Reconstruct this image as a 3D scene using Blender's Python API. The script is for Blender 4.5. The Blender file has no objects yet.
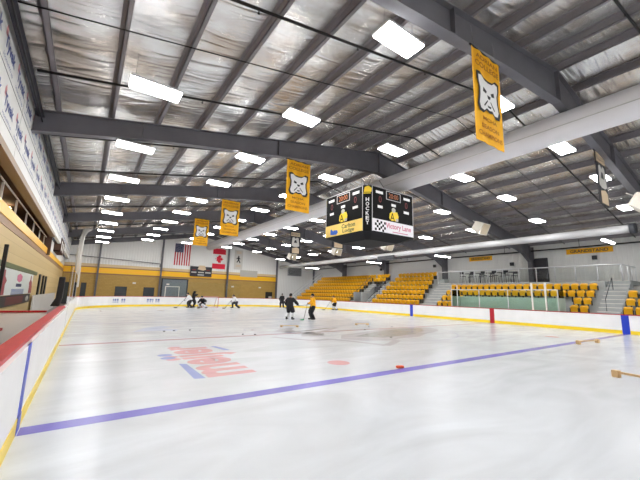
import bpy, bmesh, math, random
from mathutils import Vector, Matrix
random.seed(7)
SC = bpy.context.scene
COL = SC.collection
V = Vector

# ---------------------------------------------------------------- helpers
ORD = ['zeroth','first','second','third','fourth','fifth','sixth','seventh','eighth','ninth','tenth','eleventh',
       'twelfth','thirteenth','fourteenth','fifteenth','sixteenth','seventeenth','eighteenth','nineteenth','twentieth']
def ordn(n):
    if n <= 20: return ORD[n]
    t = {2:'twenty',3:'thirty',4:'forty'}[n//10]
    if n % 10 == 0: return {20:'twentieth',30:'thirtieth',40:'fortieth'}[n]
    return t+'-'+ORD[n%10]

class MB:
    """collects shapes, builds one mesh object; m = material slot"""
    def __init__(s): s.v=[]; s.f=[]; s.m=[]; s.sm=[]
    def add(s, vs, fs, m=0, smooth=False):
        o=len(s.v); s.v+= [tuple(v) for v in vs]
        for f in fs: s.f.append([i+o for i in f]); s.m.append(m); s.sm.append(smooth)
        return s
    def box(s, a, b, m=0):
        x0,y0,z0=[min(a[i],b[i]) for i in range(3)]; x1,y1,z1=[max(a[i],b[i]) for i in range(3)]
        return s.add([(x0,y0,z0),(x1,y0,z0),(x1,y1,z0),(x0,y1,z0),(x0,y0,z1),(x1,y0,z1),(x1,y1,z1),(x0,y1,z1)],
              [(0,3,2,1),(4,5,6,7),(0,1,5,4),(1,2,6,5),(2,3,7,6),(3,0,4,7)],m)
    def cbox(s, c, d, m=0):
        return s.box([c[i]-d[i]/2 for i in range(3)],[c[i]+d[i]/2 for i in range(3)],m)
    def quad(s, pts, m=0): return s.add(pts,[tuple(range(len(pts)))],m)
    def tube(s, pts, r, n=8, m=0, caps=True):
        pts=[V(p) for p in pts]; rings=[]
        rr=r if isinstance(r,(list,tuple)) else [r]*len(pts)
        up=None; o=len(s.v)
        for i,p in enumerate(pts):
            d=(pts[min(i+1,len(pts)-1)]-pts[max(i-1,0)]).normalized()
            a=V((0,0,1)) if abs(d.z)<.9 else V((1,0,0))
            x=d.cross(a).normalized(); y=x.cross(d).normalized()
            for k in range(n):
                t=2*math.pi*k/n; s.v.append(tuple(p+(x*math.cos(t)+y*math.sin(t))*rr[i]))
        for i in range(len(pts)-1):
            for k in range(n):
                s.f.append([o+i*n+k,o+i*n+(k+1)%n,o+(i+1)*n+(k+1)%n,o+(i+1)*n+k]); s.m.append(m); s.sm.append(True)
        if caps:
            s.f.append([o+k for k in range(n)][::-1]); s.m.append(m); s.sm.append(False)
            q=o+(len(pts)-1)*n; s.f.append([q+k for k in range(n)]); s.m.append(m); s.sm.append(False)
        return s
    def prism(s, poly, y0, y1, axis=1, m=0):
        """poly of 2-D points in the two other axes, extruded along axis"""
        n=len(poly)
        def P(p,t):
            if axis==1: return (p[0],t,p[1])
            if axis==0: return (t,p[0],p[1])
            return (p[0],p[1],t)
        vs=[P(p,y0) for p in poly]+[P(p,y1) for p in poly]
        fs=[tuple(range(n))[::-1],tuple(range(n,2*n))]+[(i,(i+1)%n,n+(i+1)%n,n+i) for i in range(n)]
        return s.add(vs,fs,m)
    def ball(s, c, r, m=0, n=10, k=7):
        r=r if isinstance(r,(list,tuple)) else (r,r,r); o=len(s.v); vs=[];fs=[]
        for j in range(k+1):
            t=math.pi*j/k
            for i in range(n):
                a=2*math.pi*i/n
                vs.append((c[0]+r[0]*math.sin(t)*math.cos(a),c[1]+r[1]*math.sin(t)*math.sin(a),c[2]+r[2]*math.cos(t)))
        for j in range(k):
            for i in range(n): fs.append((j*n+i,(j+1)*n+i,(j+1)*n+(i+1)%n,j*n+(i+1)%n))
        return s.add(vs,fs,m,True)
    def decal(s, poly, M, m=0, d=0.0):
        return s.add([M@V((p[0],p[1],d)) for p in poly],[tuple(range(len(poly)))],m)
    def text(s, txt, M, w=None, h=None, m=0, d=0.0, bold=0.0):
        """text centred at the origin of M, scaled to width w / height h"""
        vs,fs=text_geo(txt,bold)
        x0=min(v[0] for v in vs);x1=max(v[0] for v in vs);y0=min(v[1] for v in vs);y1=max(v[1] for v in vs)
        sy=h/(y1-y0) if h else w/(x1-x0); sx=w/(x1-x0) if w else sy
        return s.add([M@V(((v[0]-(x0+x1)/2)*sx,(v[1]-(y0+y1)/2)*sy,d)) for v in vs],fs,m)
    def mesh(s, name, mats, recalc=True):
        me=bpy.data.meshes.new(name); me.from_pydata(s.v,[],s.f)
        for mt in (mats if isinstance(mats,(list,tuple)) else [mats]): me.materials.append(mt)
        me.polygons.foreach_set('material_index',s.m); me.polygons.foreach_set('use_smooth',s.sm)
        if recalc:
            b=bmesh.new(); b.from_mesh(me); bmesh.ops.recalc_face_normals(b,faces=b.faces); b.to_mesh(me); b.free()
        me.update(); return me
    def build(s, name, mats, parent=None, bevel=0, recalc=True):
        o=bpy.data.objects.new(name, s.mesh(name,mats,recalc)); COL.objects.link(o)
        if parent: o.parent=parent
        if bevel:
            b=o.modifiers.new('Bevel','BEVEL'); b.width=bevel; b.segments=2; b.limit_method='ANGLE'
        return o

_tc={}
def text_geo(txt,bold=0.0):
    if (txt,bold) in _tc: return _tc[(txt,bold)]
    c=bpy.data.curves.new('t','FONT'); c.body=txt; c.resolution_u=3; c.offset=bold
    o=bpy.data.objects.new('t',c); COL.objects.link(o)
    dg=bpy.context.evaluated_depsgraph_get(); me=bpy.data.meshes.new_from_object(o.evaluated_get(dg))
    r=([tuple(v.co) for v in me.vertices],[tuple(p.vertices) for p in me.polygons])
    bpy.data.objects.remove(o); bpy.data.curves.remove(c); bpy.data.meshes.remove(me)
    _tc[(txt,bold)]=r; return r

def frame(origin, right, up):
    r=V(right).normalized(); u=V(up).normalized(); n=r.cross(u)
    return Matrix(((r.x,u.x,n.x,origin[0]),(r.y,u.y,n.y,origin[1]),(r.z,u.z,n.z,origin[2]),(0,0,0,1)))

LABELS={}
def tag(o,label,cat,group=None,kind=None):
    if label: o['label']=label; LABELS.setdefault(label,[]).append(o.name)
    if cat: o['category']=cat
    if group: o['group']=group
    if kind: o['kind']=kind
    return o
def thing(name,label,cat,loc=(0,0,0),rz=0,group=None):
    o=bpy.data.objects.new(name,None); COL.objects.link(o); o.location=loc; o.rotation_euler=(0,0,rz)
    o.empty_display_size=.2
    return tag(o,label,cat,group)
def struct(name,mb,mats,recalc=True,label=None):
    o=mb.build(name,mats,recalc=recalc); o['kind']='structure'
    if label: o['label']=label
    return o
KIDS={}
def kids(o): return [c for c in bpy.data.objects if c.parent==o]
def dup(root,loc,rz=None,label=None,group=None):
    if root.name not in KIDS: KIDS[root.name]=[(c,kids(c)) for c in kids(root)]
    r=root.copy(); COL.objects.link(r); r.location=loc
    if rz is not None: r.rotation_euler=(0,0,rz)
    if label: r['label']=label; LABELS.setdefault(label,[]).append(r.name)
    if group: r['group']=group
    for ch,gs in KIDS[root.name]:
        c=ch.copy(); COL.objects.link(c); c.parent=r
        for g in gs:
            d=g.copy(); COL.objects.link(d); d.parent=c
    return r

# ---------------------------------------------------------------- materials
def srgb(r,g,b):
    f=lambda c:(c/255/12.92 if c/255<=.04045 else ((c/255+.055)/1.055)**2.4)
    return (f(r),f(g),f(b),1)
def mat(name,c,rough=.5,metal=0,spec=.5,noise=0,nscale=4,bump=0,bscale=20,stretch=(1,1,1),emit=None,es=0):
    m=bpy.data.materials.new(name); m.use_nodes=True; nt=m.node_tree; b=nt.nodes['Principled BSDF']
    b.inputs['Base Color'].default_value=c; b.inputs['Roughness'].default_value=rough; b.inputs['Metallic'].default_value=metal
    b.inputs['Specular IOR Level'].default_value=spec
    if emit: b.inputs['Emission Color'].default_value=emit; b.inputs['Emission Strength'].default_value=es
    if noise or bump:
        tc=nt.nodes.new('ShaderNodeTexCoord'); mp=nt.nodes.new('ShaderNodeMapping'); mp.inputs['Scale'].default_value=stretch
        nt.links.new(tc.outputs['Object'],mp.inputs['Vector'])
    if noise:
        n=nt.nodes.new('ShaderNodeTexNoise'); n.inputs['Scale'].default_value=nscale; n.inputs['Detail'].default_value=6
        nt.links.new(mp.outputs['Vector'],n.inputs['Vector'])
        r=nt.nodes.new('ShaderNodeValToRGB'); r.color_ramp.elements[0].position=.3; r.color_ramp.elements[1].position=.7
        k0,k1=1-noise,1+noise
        r.color_ramp.elements[0].color=tuple(min(1,x*k0) for x in c[:3])+(1,); r.color_ramp.elements[1].color=tuple(min(1,x*k1) for x in c[:3])+(1,)
        nt.links.new(n.outputs['Fac'],r.inputs['Fac']); nt.links.new(r.outputs['Color'],b.inputs['Base Color'])
    if bump:
        n2=nt.nodes.new('ShaderNodeTexNoise'); n2.inputs['Scale'].default_value=bscale; n2.inputs['Detail'].default_value=4
        nt.links.new(mp.outputs['Vector'],n2.inputs['Vector'])
        bp=nt.nodes.new('ShaderNodeBump'); bp.inputs['Strength'].default_value=bump; bp.inputs['Distance'].default_value=.02
        nt.links.new(n2.outputs['Fac'],bp.inputs['Height']); nt.links.new(bp.outputs['Normal'],b.inputs['Normal'])
    return m
def ice_mat(name,c,rough=.13,noise=.10):
    """glossy ice: faint swirl tint, skate scratches in the bump"""
    m=bpy.data.materials.new(name); m.use_nodes=True; nt=m.node_tree; b=nt.nodes['Principled BSDF']; L=nt.links.new; N=nt.nodes.new
    b.inputs['IOR'].default_value=1.31; b.inputs['Specular IOR Level'].default_value=.25
    tc=N('ShaderNodeTexCoord')
    n=N('ShaderNodeTexNoise'); n.inputs['Scale'].default_value=.55; n.inputs['Detail'].default_value=8; n.inputs['Distortion'].default_value=1.5
    mp0=N('ShaderNodeMapping'); mp0.inputs['Scale'].default_value=(.6,1.6,1); L(tc.outputs['Object'],mp0.inputs['Vector']); L(mp0.outputs['Vector'],n.inputs['Vector'])
    r=N('ShaderNodeValToRGB'); r.color_ramp.elements[0].position=.3; r.color_ramp.elements[1].position=.65
    r.color_ramp.elements[0].color=tuple(x*(1-noise) for x in c[:3])+(1,); r.color_ramp.elements[1].color=tuple(min(.93,x*(1+noise)) for x in c[:3])+(1,)
    L(n.outputs['Fac'],r.inputs['Fac']); L(r.outputs['Color'],b.inputs['Base Color'])
    rr=N('ShaderNodeMapRange'); rr.inputs['To Min'].default_value=rough*.75; rr.inputs['To Max'].default_value=rough*1.7
    n4=N('ShaderNodeTexNoise'); n4.inputs['Scale'].default_value=1.4; n4.inputs['Detail'].default_value=5; L(tc.outputs['Object'],n4.inputs['Vector'])
    L(n4.outputs['Fac'],rr.inputs['Value']); L(rr.outputs['Result'],b.inputs['Roughness'])
    hs=[]
    for sc,rot,st in ((10,.35,(1,14,1)),(8,-.9,(1,16,1)),(2.2,0,(1,1,1))):
        mp=N('ShaderNodeMapping'); mp.inputs['Scale'].default_value=st; mp.inputs['Rotation'].default_value=(0,0,rot)
        L(tc.outputs['Object'],mp.inputs['Vector']); q=N('ShaderNodeTexNoise'); q.inputs['Scale'].default_value=sc; q.inputs['Detail'].default_value=3
        L(mp.outputs['Vector'],q.inputs['Vector']); hs.append(q)
    a=N('ShaderNodeMath'); a.operation='ADD'; L(hs[0].outputs['Fac'],a.inputs[0]); L(hs[1].outputs['Fac'],a.inputs[1])
    a2=N('ShaderNodeMath'); a2.operation='ADD'; L(a.outputs[0],a2.inputs[0]); L(hs[2].outputs['Fac'],a2.inputs[1])
    bp=N('ShaderNodeBump'); bp.inputs['Strength'].default_value=.16; bp.inputs['Distance'].default_value=.01
    L(a2.outputs[0],bp.inputs['Height']); L(bp.outputs['Normal'],b.inputs['Normal'])
    return m
def rib_mat(name,c,axis='X',pitch=.3,rough=.5):
    """vertical ribbed metal siding"""
    m=bpy.data.materials.new(name); m.use_nodes=True; nt=m.node_tree; b=nt.nodes['Principled BSDF']; L=nt.links.new; N=nt.nodes.new
    b.inputs['Base Color'].default_value=c; b.inputs['Roughness'].default_value=rough
    tc=N('ShaderNodeTexCoord'); w=N('ShaderNodeTexWave'); w.wave_type='BANDS'; w.bands_direction=axis; w.wave_profile='SAW'
    w.inputs['Scale'].default_value=2*math.pi/20/pitch; L(tc.outputs['Object'],w.inputs['Vector'])
    r=N('ShaderNodeValToRGB'); e=r.color_ramp.elements; e[0].position=0; e[0].color=(0,0,0,1); e[1].position=.12; e[1].color=(1,1,1,1)
    for p,cv in ((.72,1),(.84,0)):
        q=e.new(p); q.color=(cv,cv,cv,1)
    L(w.outputs['Fac'],r.inputs['Fac'])
    bp=N('ShaderNodeBump'); bp.inputs['Strength'].default_value=.8; bp.inputs['Distance'].default_value=.022
    L(r.outputs['Color'],bp.inputs['Height']); L(bp.outputs['Normal'],b.inputs['Normal'])
    return m
def brick_mat(name,c,c2,mortar,rot):
    m=bpy.data.materials.new(name); m.use_nodes=True; nt=m.node_tree; b=nt.nodes['Principled BSDF']; L=nt.links.new; N=nt.nodes.new
    b.inputs['Roughness'].default_value=.55
    tc=N('ShaderNodeTexCoord'); mp=N('ShaderNodeMapping'); mp.inputs['Rotation'].default_value=rot; L(tc.outputs['Object'],mp.inputs['Vector'])
    k=N('ShaderNodeTexBrick'); k.inputs['Color1'].default_value=c; k.inputs['Color2'].default_value=c2; k.inputs['Mortar'].default_value=mortar
    k.inputs['Scale'].default_value=1; k.inputs['Brick Width'].default_value=.4; k.inputs['Row Height'].default_value=.2; k.inputs['Mortar Size'].default_value=.008
    L(mp.outputs['Vector'],k.inputs['Vector']); L(k.outputs['Color'],b.inputs['Base Color'])
    return m
def glass_mat(name,tint,refl=.06):
    m=bpy.data.materials.new(name); m.use_nodes=True; nt=m.node_tree; nt.nodes.clear(); L=nt.links.new; N=nt.nodes.new
    o=N('ShaderNodeOutputMaterial'); mx=N('ShaderNodeMixShader'); t=N('ShaderNodeBsdfTransparent'); t.inputs['Color'].default_value=tint
    g=N('ShaderNodeBsdfGlossy'); g.inputs['Roughness'].default_value=.02; fr=N('ShaderNodeFresnel'); fr.inputs['IOR'].default_value=1.3
    L(fr.outputs[0],mx.inputs[0]); L(t.outputs[0],mx.inputs[1]); L(g.outputs[0],mx.inputs[2]); L(mx.outputs[0],o.inputs[0])
    return m
def net_mat(name,c,a):
    m=bpy.data.materials.new(name); m.use_nodes=True; nt=m.node_tree; b=nt.nodes['Principled BSDF']
    b.inputs['Base Color'].default_value=c; b.inputs['Roughness'].default_value=.8; b.inputs['Alpha'].default_value=a
    return m
def foil_mat():
    m=bpy.data.materials.new('foil_insulation'); m.use_nodes=True; nt=m.node_tree; b=nt.nodes['Principled BSDF']; L=nt.links.new; N=nt.nodes.new
    b.inputs['Metallic'].default_value=.85; b.inputs['Roughness'].default_value=.27
    tc=N('ShaderNodeTexCoord')
    n=N('ShaderNodeTexNoise'); n.inputs['Scale'].default_value=.6; n.inputs['Detail'].default_value=5; L(tc.outputs['Object'],n.inputs['Vector'])
    r=N('ShaderNodeValToRGB'); r.color_ramp.elements[0].position=.38; r.color_ramp.elements[0].color=(.60,.53,.46,1)
    r.color_ramp.elements[1].position=.55; r.color_ramp.elements[1].color=(.83,.825,.81,1); L(n.outputs['Fac'],r.inputs['Fac']); L(r.outputs['Color'],b.inputs['Base Color'])
    mp=N('ShaderNodeMapping'); mp.inputs['Scale'].default_value=(.45,2.4,.45); L(tc.outputs['Object'],mp.inputs['Vector'])
    a=N('ShaderNodeTexNoise'); a.noise_type='RIDGED_MULTIFRACTAL'; a.inputs['Scale'].default_value=1.5; a.inputs['Detail'].default_value=4; a.inputs['Distortion'].default_value=.5; L(mp.outputs['Vector'],a.inputs['Vector'])
    # scrim: fine diamond grid
    w1=N('ShaderNodeTexWave'); w1.bands_direction='DIAGONAL'; w1.inputs['Scale'].default_value=22; L(tc.outputs['Object'],w1.inputs['Vector'])
    ad=N('ShaderNodeMath'); ad.operation='MULTIPLY_ADD'; ad.inputs[1].default_value=.015; L(w1.outputs['Fac'],ad.inputs[0]); L(a.outputs['Fac'],ad.inputs[2])
    bp=N('ShaderNodeBump'); bp.inputs['Strength'].default_value=1; bp.inputs['Distance'].default_value=.075; L(ad.outputs[0],bp.inputs['Height']); L(bp.outputs['Normal'],b.inputs['Normal'])
    return m

M={}
M['ice']=ice_mat('ice',(.60,.63,.665,1))
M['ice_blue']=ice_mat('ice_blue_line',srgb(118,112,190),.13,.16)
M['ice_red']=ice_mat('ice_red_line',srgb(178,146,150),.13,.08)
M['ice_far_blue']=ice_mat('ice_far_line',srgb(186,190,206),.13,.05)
M['ice_logo_red']=ice_mat('ice_logo_red',srgb(208,160,162),.13,.1)
M['ice_logo_blue']=ice_mat('ice_logo_blue',srgb(150,160,208),.13,.1)
M['ice_pale_blue']=ice_mat('ice_pale_blue',srgb(196,205,226),.13,.05)
M['ice_grey']=ice_mat('ice_grey',srgb(158,158,158),.13,.12)
M['ice_grey2']=ice_mat('ice_light_grey',srgb(184,184,186),.13,.1)
M['concrete']=mat('concrete',srgb(120,120,120),.7,noise=.12,nscale=2)
M['board']=mat('white_board',srgb(240,240,240),.25,noise=.03,nscale=1.5)
M['kick']=mat('yellow_kick',srgb(244,212,40),.35)
M['red_cap']=mat('red_cap',srgb(178,26,38),.45,noise=.08,nscale=6)
M['mark_blue']=mat('mark_blue',srgb(30,62,190),.4)
M['mark_red']=mat('mark_red',srgb(178,28,44),.4)
M['seam']=mat('seam',srgb(60,60,66),.6)
M['ad_blue']=mat('ad_blue',srgb(90,112,170),.4)
M['steel']=mat('frame_steel',srgb(103,102,108),.5,noise=.08,nscale=1.5)
M['purlin']=mat('purlin_steel',srgb(132,128,132),.5,noise=.06,nscale=2)
M['foil']=foil_mat()
M['black_pipe']=mat('black_pipe',srgb(22,22,24),.45)
M['red_pipe']=mat('red_pipe',srgb(100,30,34),.5)
M['wire']=mat('wire',srgb(120,120,122),.5)
M['housing']=mat('light_housing',srgb(214,214,216),.4)
M['lens']=mat('light_lens',(1,1,1,1),.4,emit=(1,.99,.985,1),es=31)
M['duct']=mat('duct_fabric',srgb(226,224,226),.6,bump=.15,bscale=3)
M['duct_paint']=mat('duct_paint',srgb(196,196,197),.45,noise=.03,nscale=2)
M['galv']=mat('galvanised',srgb(200,202,204),.38,metal=.25,noise=.05,nscale=3)
M['siding_end']=rib_mat('siding_end',srgb(232,232,230),'X',.31)
M['siding_side']=rib_mat('siding_side',srgb(226,226,224),'Y',.31)
M['block_end']=brick_mat('block_end',srgb(184,150,78),srgb(176,142,70),srgb(156,126,64),(math.pi/2,0,0))
M['block_left']=brick_mat('block_left',srgb(205,180,128),srgb(198,172,118),srgb(176,152,104),(math.pi/2,0,math.pi/2))
M['yellow_band']=mat('yellow_band',srgb(250,190,20),.4)
M['beige']=mat('beige_band',srgb(214,190,150),.5)
M['brown_trim']=mat('brown_trim',srgb(150,112,74),.5)
M['tan_beam']=mat('tan_beam',srgb(150,128,102),.5)
M['tyvek']=mat('house_wrap',srgb(222,222,218),.55,noise=.03,nscale=1,bump=.4,bscale=1.5)
M['tyvek_blue']=mat('wrap_print_blue',srgb(84,96,150),.6)
M['tyvek_red']=mat('wrap_print_red',srgb(216,150,152),.6)
M['brown_wall']=mat('mezzanine_wall',srgb(92,66,54),.7,noise=.15,nscale=.6)
M['warm_lamp']=mat('warm_lamp',(1,.8,.5,1),.5,emit=(1,.72,.38,1),es=7)
M['glass']=glass_mat('clear_glass',(.97,.985,.975,1))
M['glass_green']=glass_mat('green_edge_glass',(.90,.96,.92,1))
M['white_metal']=mat('white_metal',srgb(226,222,214),.4)
M['rail']=mat('grey_rail',srgb(206,208,210),.4,metal=.2)
M['black']=mat('black_pad',srgb(18,18,22),.55)
M['dark']=mat('dark_grey',srgb(52,54,60),.5)
M['charcoal']=mat('charcoal',srgb(38,38,46),.5)
M['seat']=mat('yellow_seat',srgb(236,176,26),.38,noise=.04,nscale=3)
M['seat_dark']=mat('seat_bracket',srgb(46,42,36),.5)
M['terrace']=mat('terrace_concrete',srgb(168,172,172),.6,noise=.08,nscale=2)
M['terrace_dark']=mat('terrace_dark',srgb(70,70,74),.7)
M['pale_green']=mat('pale_green_panel',srgb(172,192,182),.4)
M['sb_black']=mat('scoreboard_black',srgb(9,9,11),.6,spec=.15)
M['sb_grey']=mat('scoreboard_frame',srgb(176,176,178),.4)
M['sb_red']=mat('scoreboard_digit',srgb(120,30,34),.5)
M['sb_amber']=mat('scoreboard_clock',srgb(190,110,60),.5)
M['white']=mat('white_paint',srgb(236,236,236),.5)
M['ad_yellow']=mat('ad_yellow',srgb(248,212,110),.5,noise=.08,nscale=.8)
M['ad_white']=mat('ad_white',srgb(238,236,240),.5)
M['ad_pink']=mat('ad_pink',srgb(206,110,140),.5)
M['ad_deep_blue']=mat('ad_deep_blue',srgb(30,90,190),.5)
M['ad_green']=mat('ad_green',srgb(90,100,60),.5)
M['gold']=mat('gold_fabric',srgb(244,180,16),.7,noise=.03,nscale=3)
M['gold_print']=mat('gold_print',srgb(180,112,16),.7)
M['flag_red']=mat('flag_red',srgb(190,36,48),.7)
M['flag_crimson']=mat('flag_crimson',srgb(214,26,56),.7)
M['flag_blue']=mat('flag_blue',srgb(44,52,92),.7)
M['flag_white']=mat('flag_white',srgb(230,228,228),.7)
M['banner_grey']=mat('banner_grey',srgb(208,206,200),.7)
M['cream']=mat('cream_fabric',srgb(214,192,160),.7)
M['speaker']=mat('speaker_white',srgb(226,220,208),.5)
M['grille']=mat('speaker_grille',srgb(206,192,166),.7,noise=.08,nscale=40)
M['net_white']=mat('net_white',srgb(232,228,218),.8,bump=.5,bscale=10,stretch=(1,1,.2))
M['net_white']=net_mat('sheer_net',srgb(236,232,224),.5)
M['wood']=mat('pale_wood',srgb(206,172,124),.6,noise=.12,nscale=10)
M['rubber']=mat('black_rubber',srgb(16,16,16),.6)
M['orange']=mat('orange_foam',srgb(222,84,36),.6)
M['skin']=mat('skin',srgb(206,158,130),.55)
M['hair']=mat('dark_hair',srgb(40,30,26),.7)
M['jersey_black']=mat('jersey_black',srgb(24,24,28),.8)
M['jersey_white']=mat('jersey_white',srgb(226,226,228),.8)
M['jersey_gold']=mat('jersey_gold',srgb(244,174,14),.8)
M['pants_black']=mat('pants_black',srgb(22,22,26),.8)
M['sock_white']=mat('sock_white',srgb(214,214,216),.8)
M['eye']=mat('eye_dark',srgb(30,24,22),.3)
M['goal_red']=mat('goal_red',srgb(196,104,104),.4)
M['netting']=mat('netting',srgb(228,228,226),.8)
M['green_tape']=mat('green_tape',srgb(40,140,90),.6)
M['dark_glass']=mat('dark_window',srgb(60,66,70),.15)
M['door_grey']=mat('door_grey',srgb(116,126,132),.35)
M['poster_red']=mat('poster_red',srgb(150,60,66),.5)
M['poster_white']=mat('poster_white',srgb(222,228,224),.4)
M['maroon']=mat('maroon',srgb(96,34,38),.5)
M['grey_panel']=mat('grey_panel',srgb(186,184,178),.6)

# ---------------------------------------------------------------- camera
cam_d=bpy.data.cameras.new('camera'); cam=bpy.data.objects.new('camera',cam_d); COL.objects.link(cam)
yaw,pit,rol=math.radians(34.97305),math.radians(9.45229),math.radians(1.48505)
F=V((math.sin(yaw)*math.cos(pit),math.cos(yaw)*math.cos(pit),math.sin(pit))); R0=V((math.cos(yaw),-math.sin(yaw),0)); U0=R0.cross(F)
R=R0*math.cos(rol)+U0*math.sin(rol); U=-R0*math.sin(rol)+U0*math.cos(rol)
cam.matrix_world=Matrix(((R.x,U.x,-F.x,.49145),(R.y,U.y,-F.y,-5.70228),(R.z,U.z,-F.z,1.76174),(0,0,0,1)))
cam_d.sensor_width=36; cam_d.lens=36*329.1/640; cam_d.clip_start=.05; cam_d.clip_end=300
SC.camera=cam

# ---------------------------------------------------------------- dimensions
RX,RZ,SL=14.0,10.3,.185
def roof(x): return RZ-SL*abs(x-RX)
W=25.9; YE=36.5; RC=8.5; YN=-12.5; YW=43.5; XR=34.0; XL=-1.9
LP=4.43; LY0=-.95
FR=[-10.3,-1.5,7.75,16.7,25.65,34.6]

# ---------------------------------------------------------------- ice with painted markings
ice=MB()
poly=[(0,YN)]
arcL=[(RC-RC*math.cos(t),28+RC*math.sin(t)) for t in [math.pi/2*i/14 for i in range(15)]]
arcR=[(W-RC+RC*math.sin(t),28+RC*math.cos(t)) for t in [math.pi/2*i/14 for i in range(15)]]
outline=[(0,YN)]+arcL+arcR+[(W,YN)]
ice.add([(x,y,0) for x,y in outline],[tuple(range(len(outline)))[::-1]],0)
IM=[M[k] for k in ('ice','ice_blue','ice_red','ice_far_blue','ice_logo_red','ice_logo_blue','ice_grey','ice_grey2','ice_pale_blue')]
def mark(pts,m,z=.0015): ice.add([(x,y,z) for x,y in pts],[tuple(range(len(pts)))],m)
def ring(cx,cy,r,w,m,a0=0,a1=360,z=.0015,n=48):
    for i in range(n):
        t0=math.radians(a0+(a1-a0)*i/n); t1=math.radians(a0+(a1-a0)*(i+1)/n)
        mark([(cx+q*math.cos(t),cy+q*math.sin(t)) for q,t in ((r,t0),(r+w,t0),(r+w,t1),(r,t1))],m,z)
def disc(cx,cy,r,m,z=.0015): mark([(cx+r*math.cos(2*math.pi*i/24),cy+r*math.sin(2*math.pi*i/24)) for i in range(24)],m,z)
def strip(y,w,m): mark([(.02,y-w/2),(W-.02,y-w/2),(W-.02,y+w/2),(.02,y+w/2)],m)
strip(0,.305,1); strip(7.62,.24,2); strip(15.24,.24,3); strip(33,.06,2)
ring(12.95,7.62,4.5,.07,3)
# grey crest at centre ice: a pointed shield lying across the circle
mark([(9.3,5.2),(10.2,6.3),(11.6,6.6),(13.5,7.3),(15.4,7.6),(17.2,7.6),(17.3,6.3),(16.2,5.5),(14.6,5.0),(13.1,4.3),(11.9,4.3),(10.9,3.9),(9.8,4.4)],7,.0022)
mark([(10.4,5.6),(11.7,6.2),(13.4,6.8),(15.6,7.2),(16.6,6.9),(15.5,5.9),(14.0,5.2),(12.4,4.9),(11.2,4.7)],6,.003)
mark([(8.2,6.5),(8.9,7.6),(9.6,7.8),(9.9,7.2),(9.2,6.3)],7,.0022)
mark([(8.0,8.6),(8.9,9.6),(9.9,9.9),(9.2,9.0),(9.0,8.1),(8.3,8.0)],7,.0022)
def zig(pts,w,m):
    for (xa,ya),(xb,yb) in zip(pts[:-1],pts[1:]):
        dx,dy=xb-xa,yb-ya; l=math.hypot(dx,dy); nx_,ny_=-dy/l*w,dx/l*w
        mark([(xa-nx_,ya-ny_),(xb-nx_,yb-ny_),(xb+nx_,yb+ny_),(xa+nx_,ya+ny_)],m,.0022)
zig([(7.0,6.8),(7.9,5.3),(8.8,5.3),(9.2,4.6),(9.7,3.1),(10.4,3.4),(11.2,3.9)],.16,7)
zig([(9.4,6.5),(8.9,7.6),(10.3,7.8),(12.0,9.0)],.14,7)
zig([(8.2,8.2),(9.6,8.3),(11.4,8.9)],.12,6)
ring(8.0,9.3,1.1,.05,3); ring(8.0,9.3,.75,.04,2)
# far blue crest near the left boards
mark([(2.3,10.6),(3.0,12.2),(3.9,13.0),(4.3,12.2),(3.6,11.6),(4.3,11.0),(4.0,10.3),(3.3,10.8)],8,.0022)
# faceoff dots
for x,y in ((6.2,1.45),(19.7,1.45)): disc(x,y,.3,4)
for x in (6.2,19.7): disc(x,27,.3,2); ring(x,27,4.5,.05,2)
# goal crease
mark([(12.95+1.83*math.cos(t),33-1.83*math.sin(t)) for t in [math.pi*i/16 for i in range(17)]],8)
# lettering painted across the left of the neutral zone (reads along the rink)
MT=frame((3.40,3.72,.0022),(0,1,0),(-1,0,0))
ice.text('meijer',MT,w=4.4,h=2.0,m=4,bold=.035)
def TM(l): return [MT@V((a,b,0)) for a,b in l]
for yy in (4.05,4.5): disc(2.5,yy,.19,5,.003)
mark([(2.52,1.55),(2.74,1.5),(2.74,3.1),(2.58,3.2)],5,.003)
mark([(4.05,5.5),(4.22,5.5),(4.4,4.6),(4.2,4.6)],5,.003)
struct('floor',ice,IM,recalc=False)
fl=MB()
for a,b in (((-5.8,-13),(-.02,YW+.2)),((W+.02,-13),(XR+.2,YW+.2)),((-.02,YE+.02),(W+.02,YW+.2))): fl.box((a[0],a[1],-.2),(b[0],b[1],-.004))
# corners outside the rounded boards
for arc,cx in ((arcL,0),(arcR,W)):
    pts=[(x,y) for x,y in arc]+[(cx,YE)]
    fl.prism(pts,-.2,-.004,axis=2)
struct('floor_concrete',fl,M['concrete'])

# ---------------------------------------------------------------- roof, walls
# foil-faced insulation sagging between the purlins
PX=[.55+1.5*k for k in range(-1,23)]
xs=[]; edges=[-1.9]+PX+[XR+.1]
for a,b in zip(edges[:-1],edges[1:]):
    for i in range(5): xs.append((a+(b-a)*i/5, math.sin(math.pi*i/5), a))
xs.append((edges[-1],0,0))
ys=[-12.8+.28*i for i in range(int((YW+13)/.28)+2)]
rnd=random.Random(3); rows=[]; jit={}
for j,y in enumerate(ys):
    for i,(x,s,a) in enumerate(xs):
        k=(a,j)
        if k not in jit: jit[k]=rnd.uniform(-.036,.036)
        rows.append((x,y,roof(x)+.285-.05*s+jit[k]*s+rnd.uniform(-.004,.004)))
nx=len(xs); cb=MB()
cb.add(rows,[(j*nx+i,j*nx+i+1,(j+1)*nx+i+1,(j+1)*nx+i) for j in range(len(ys)-1) for i in range(nx-1)],0,True)
struct('ceiling',cb,M['foil'])

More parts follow.
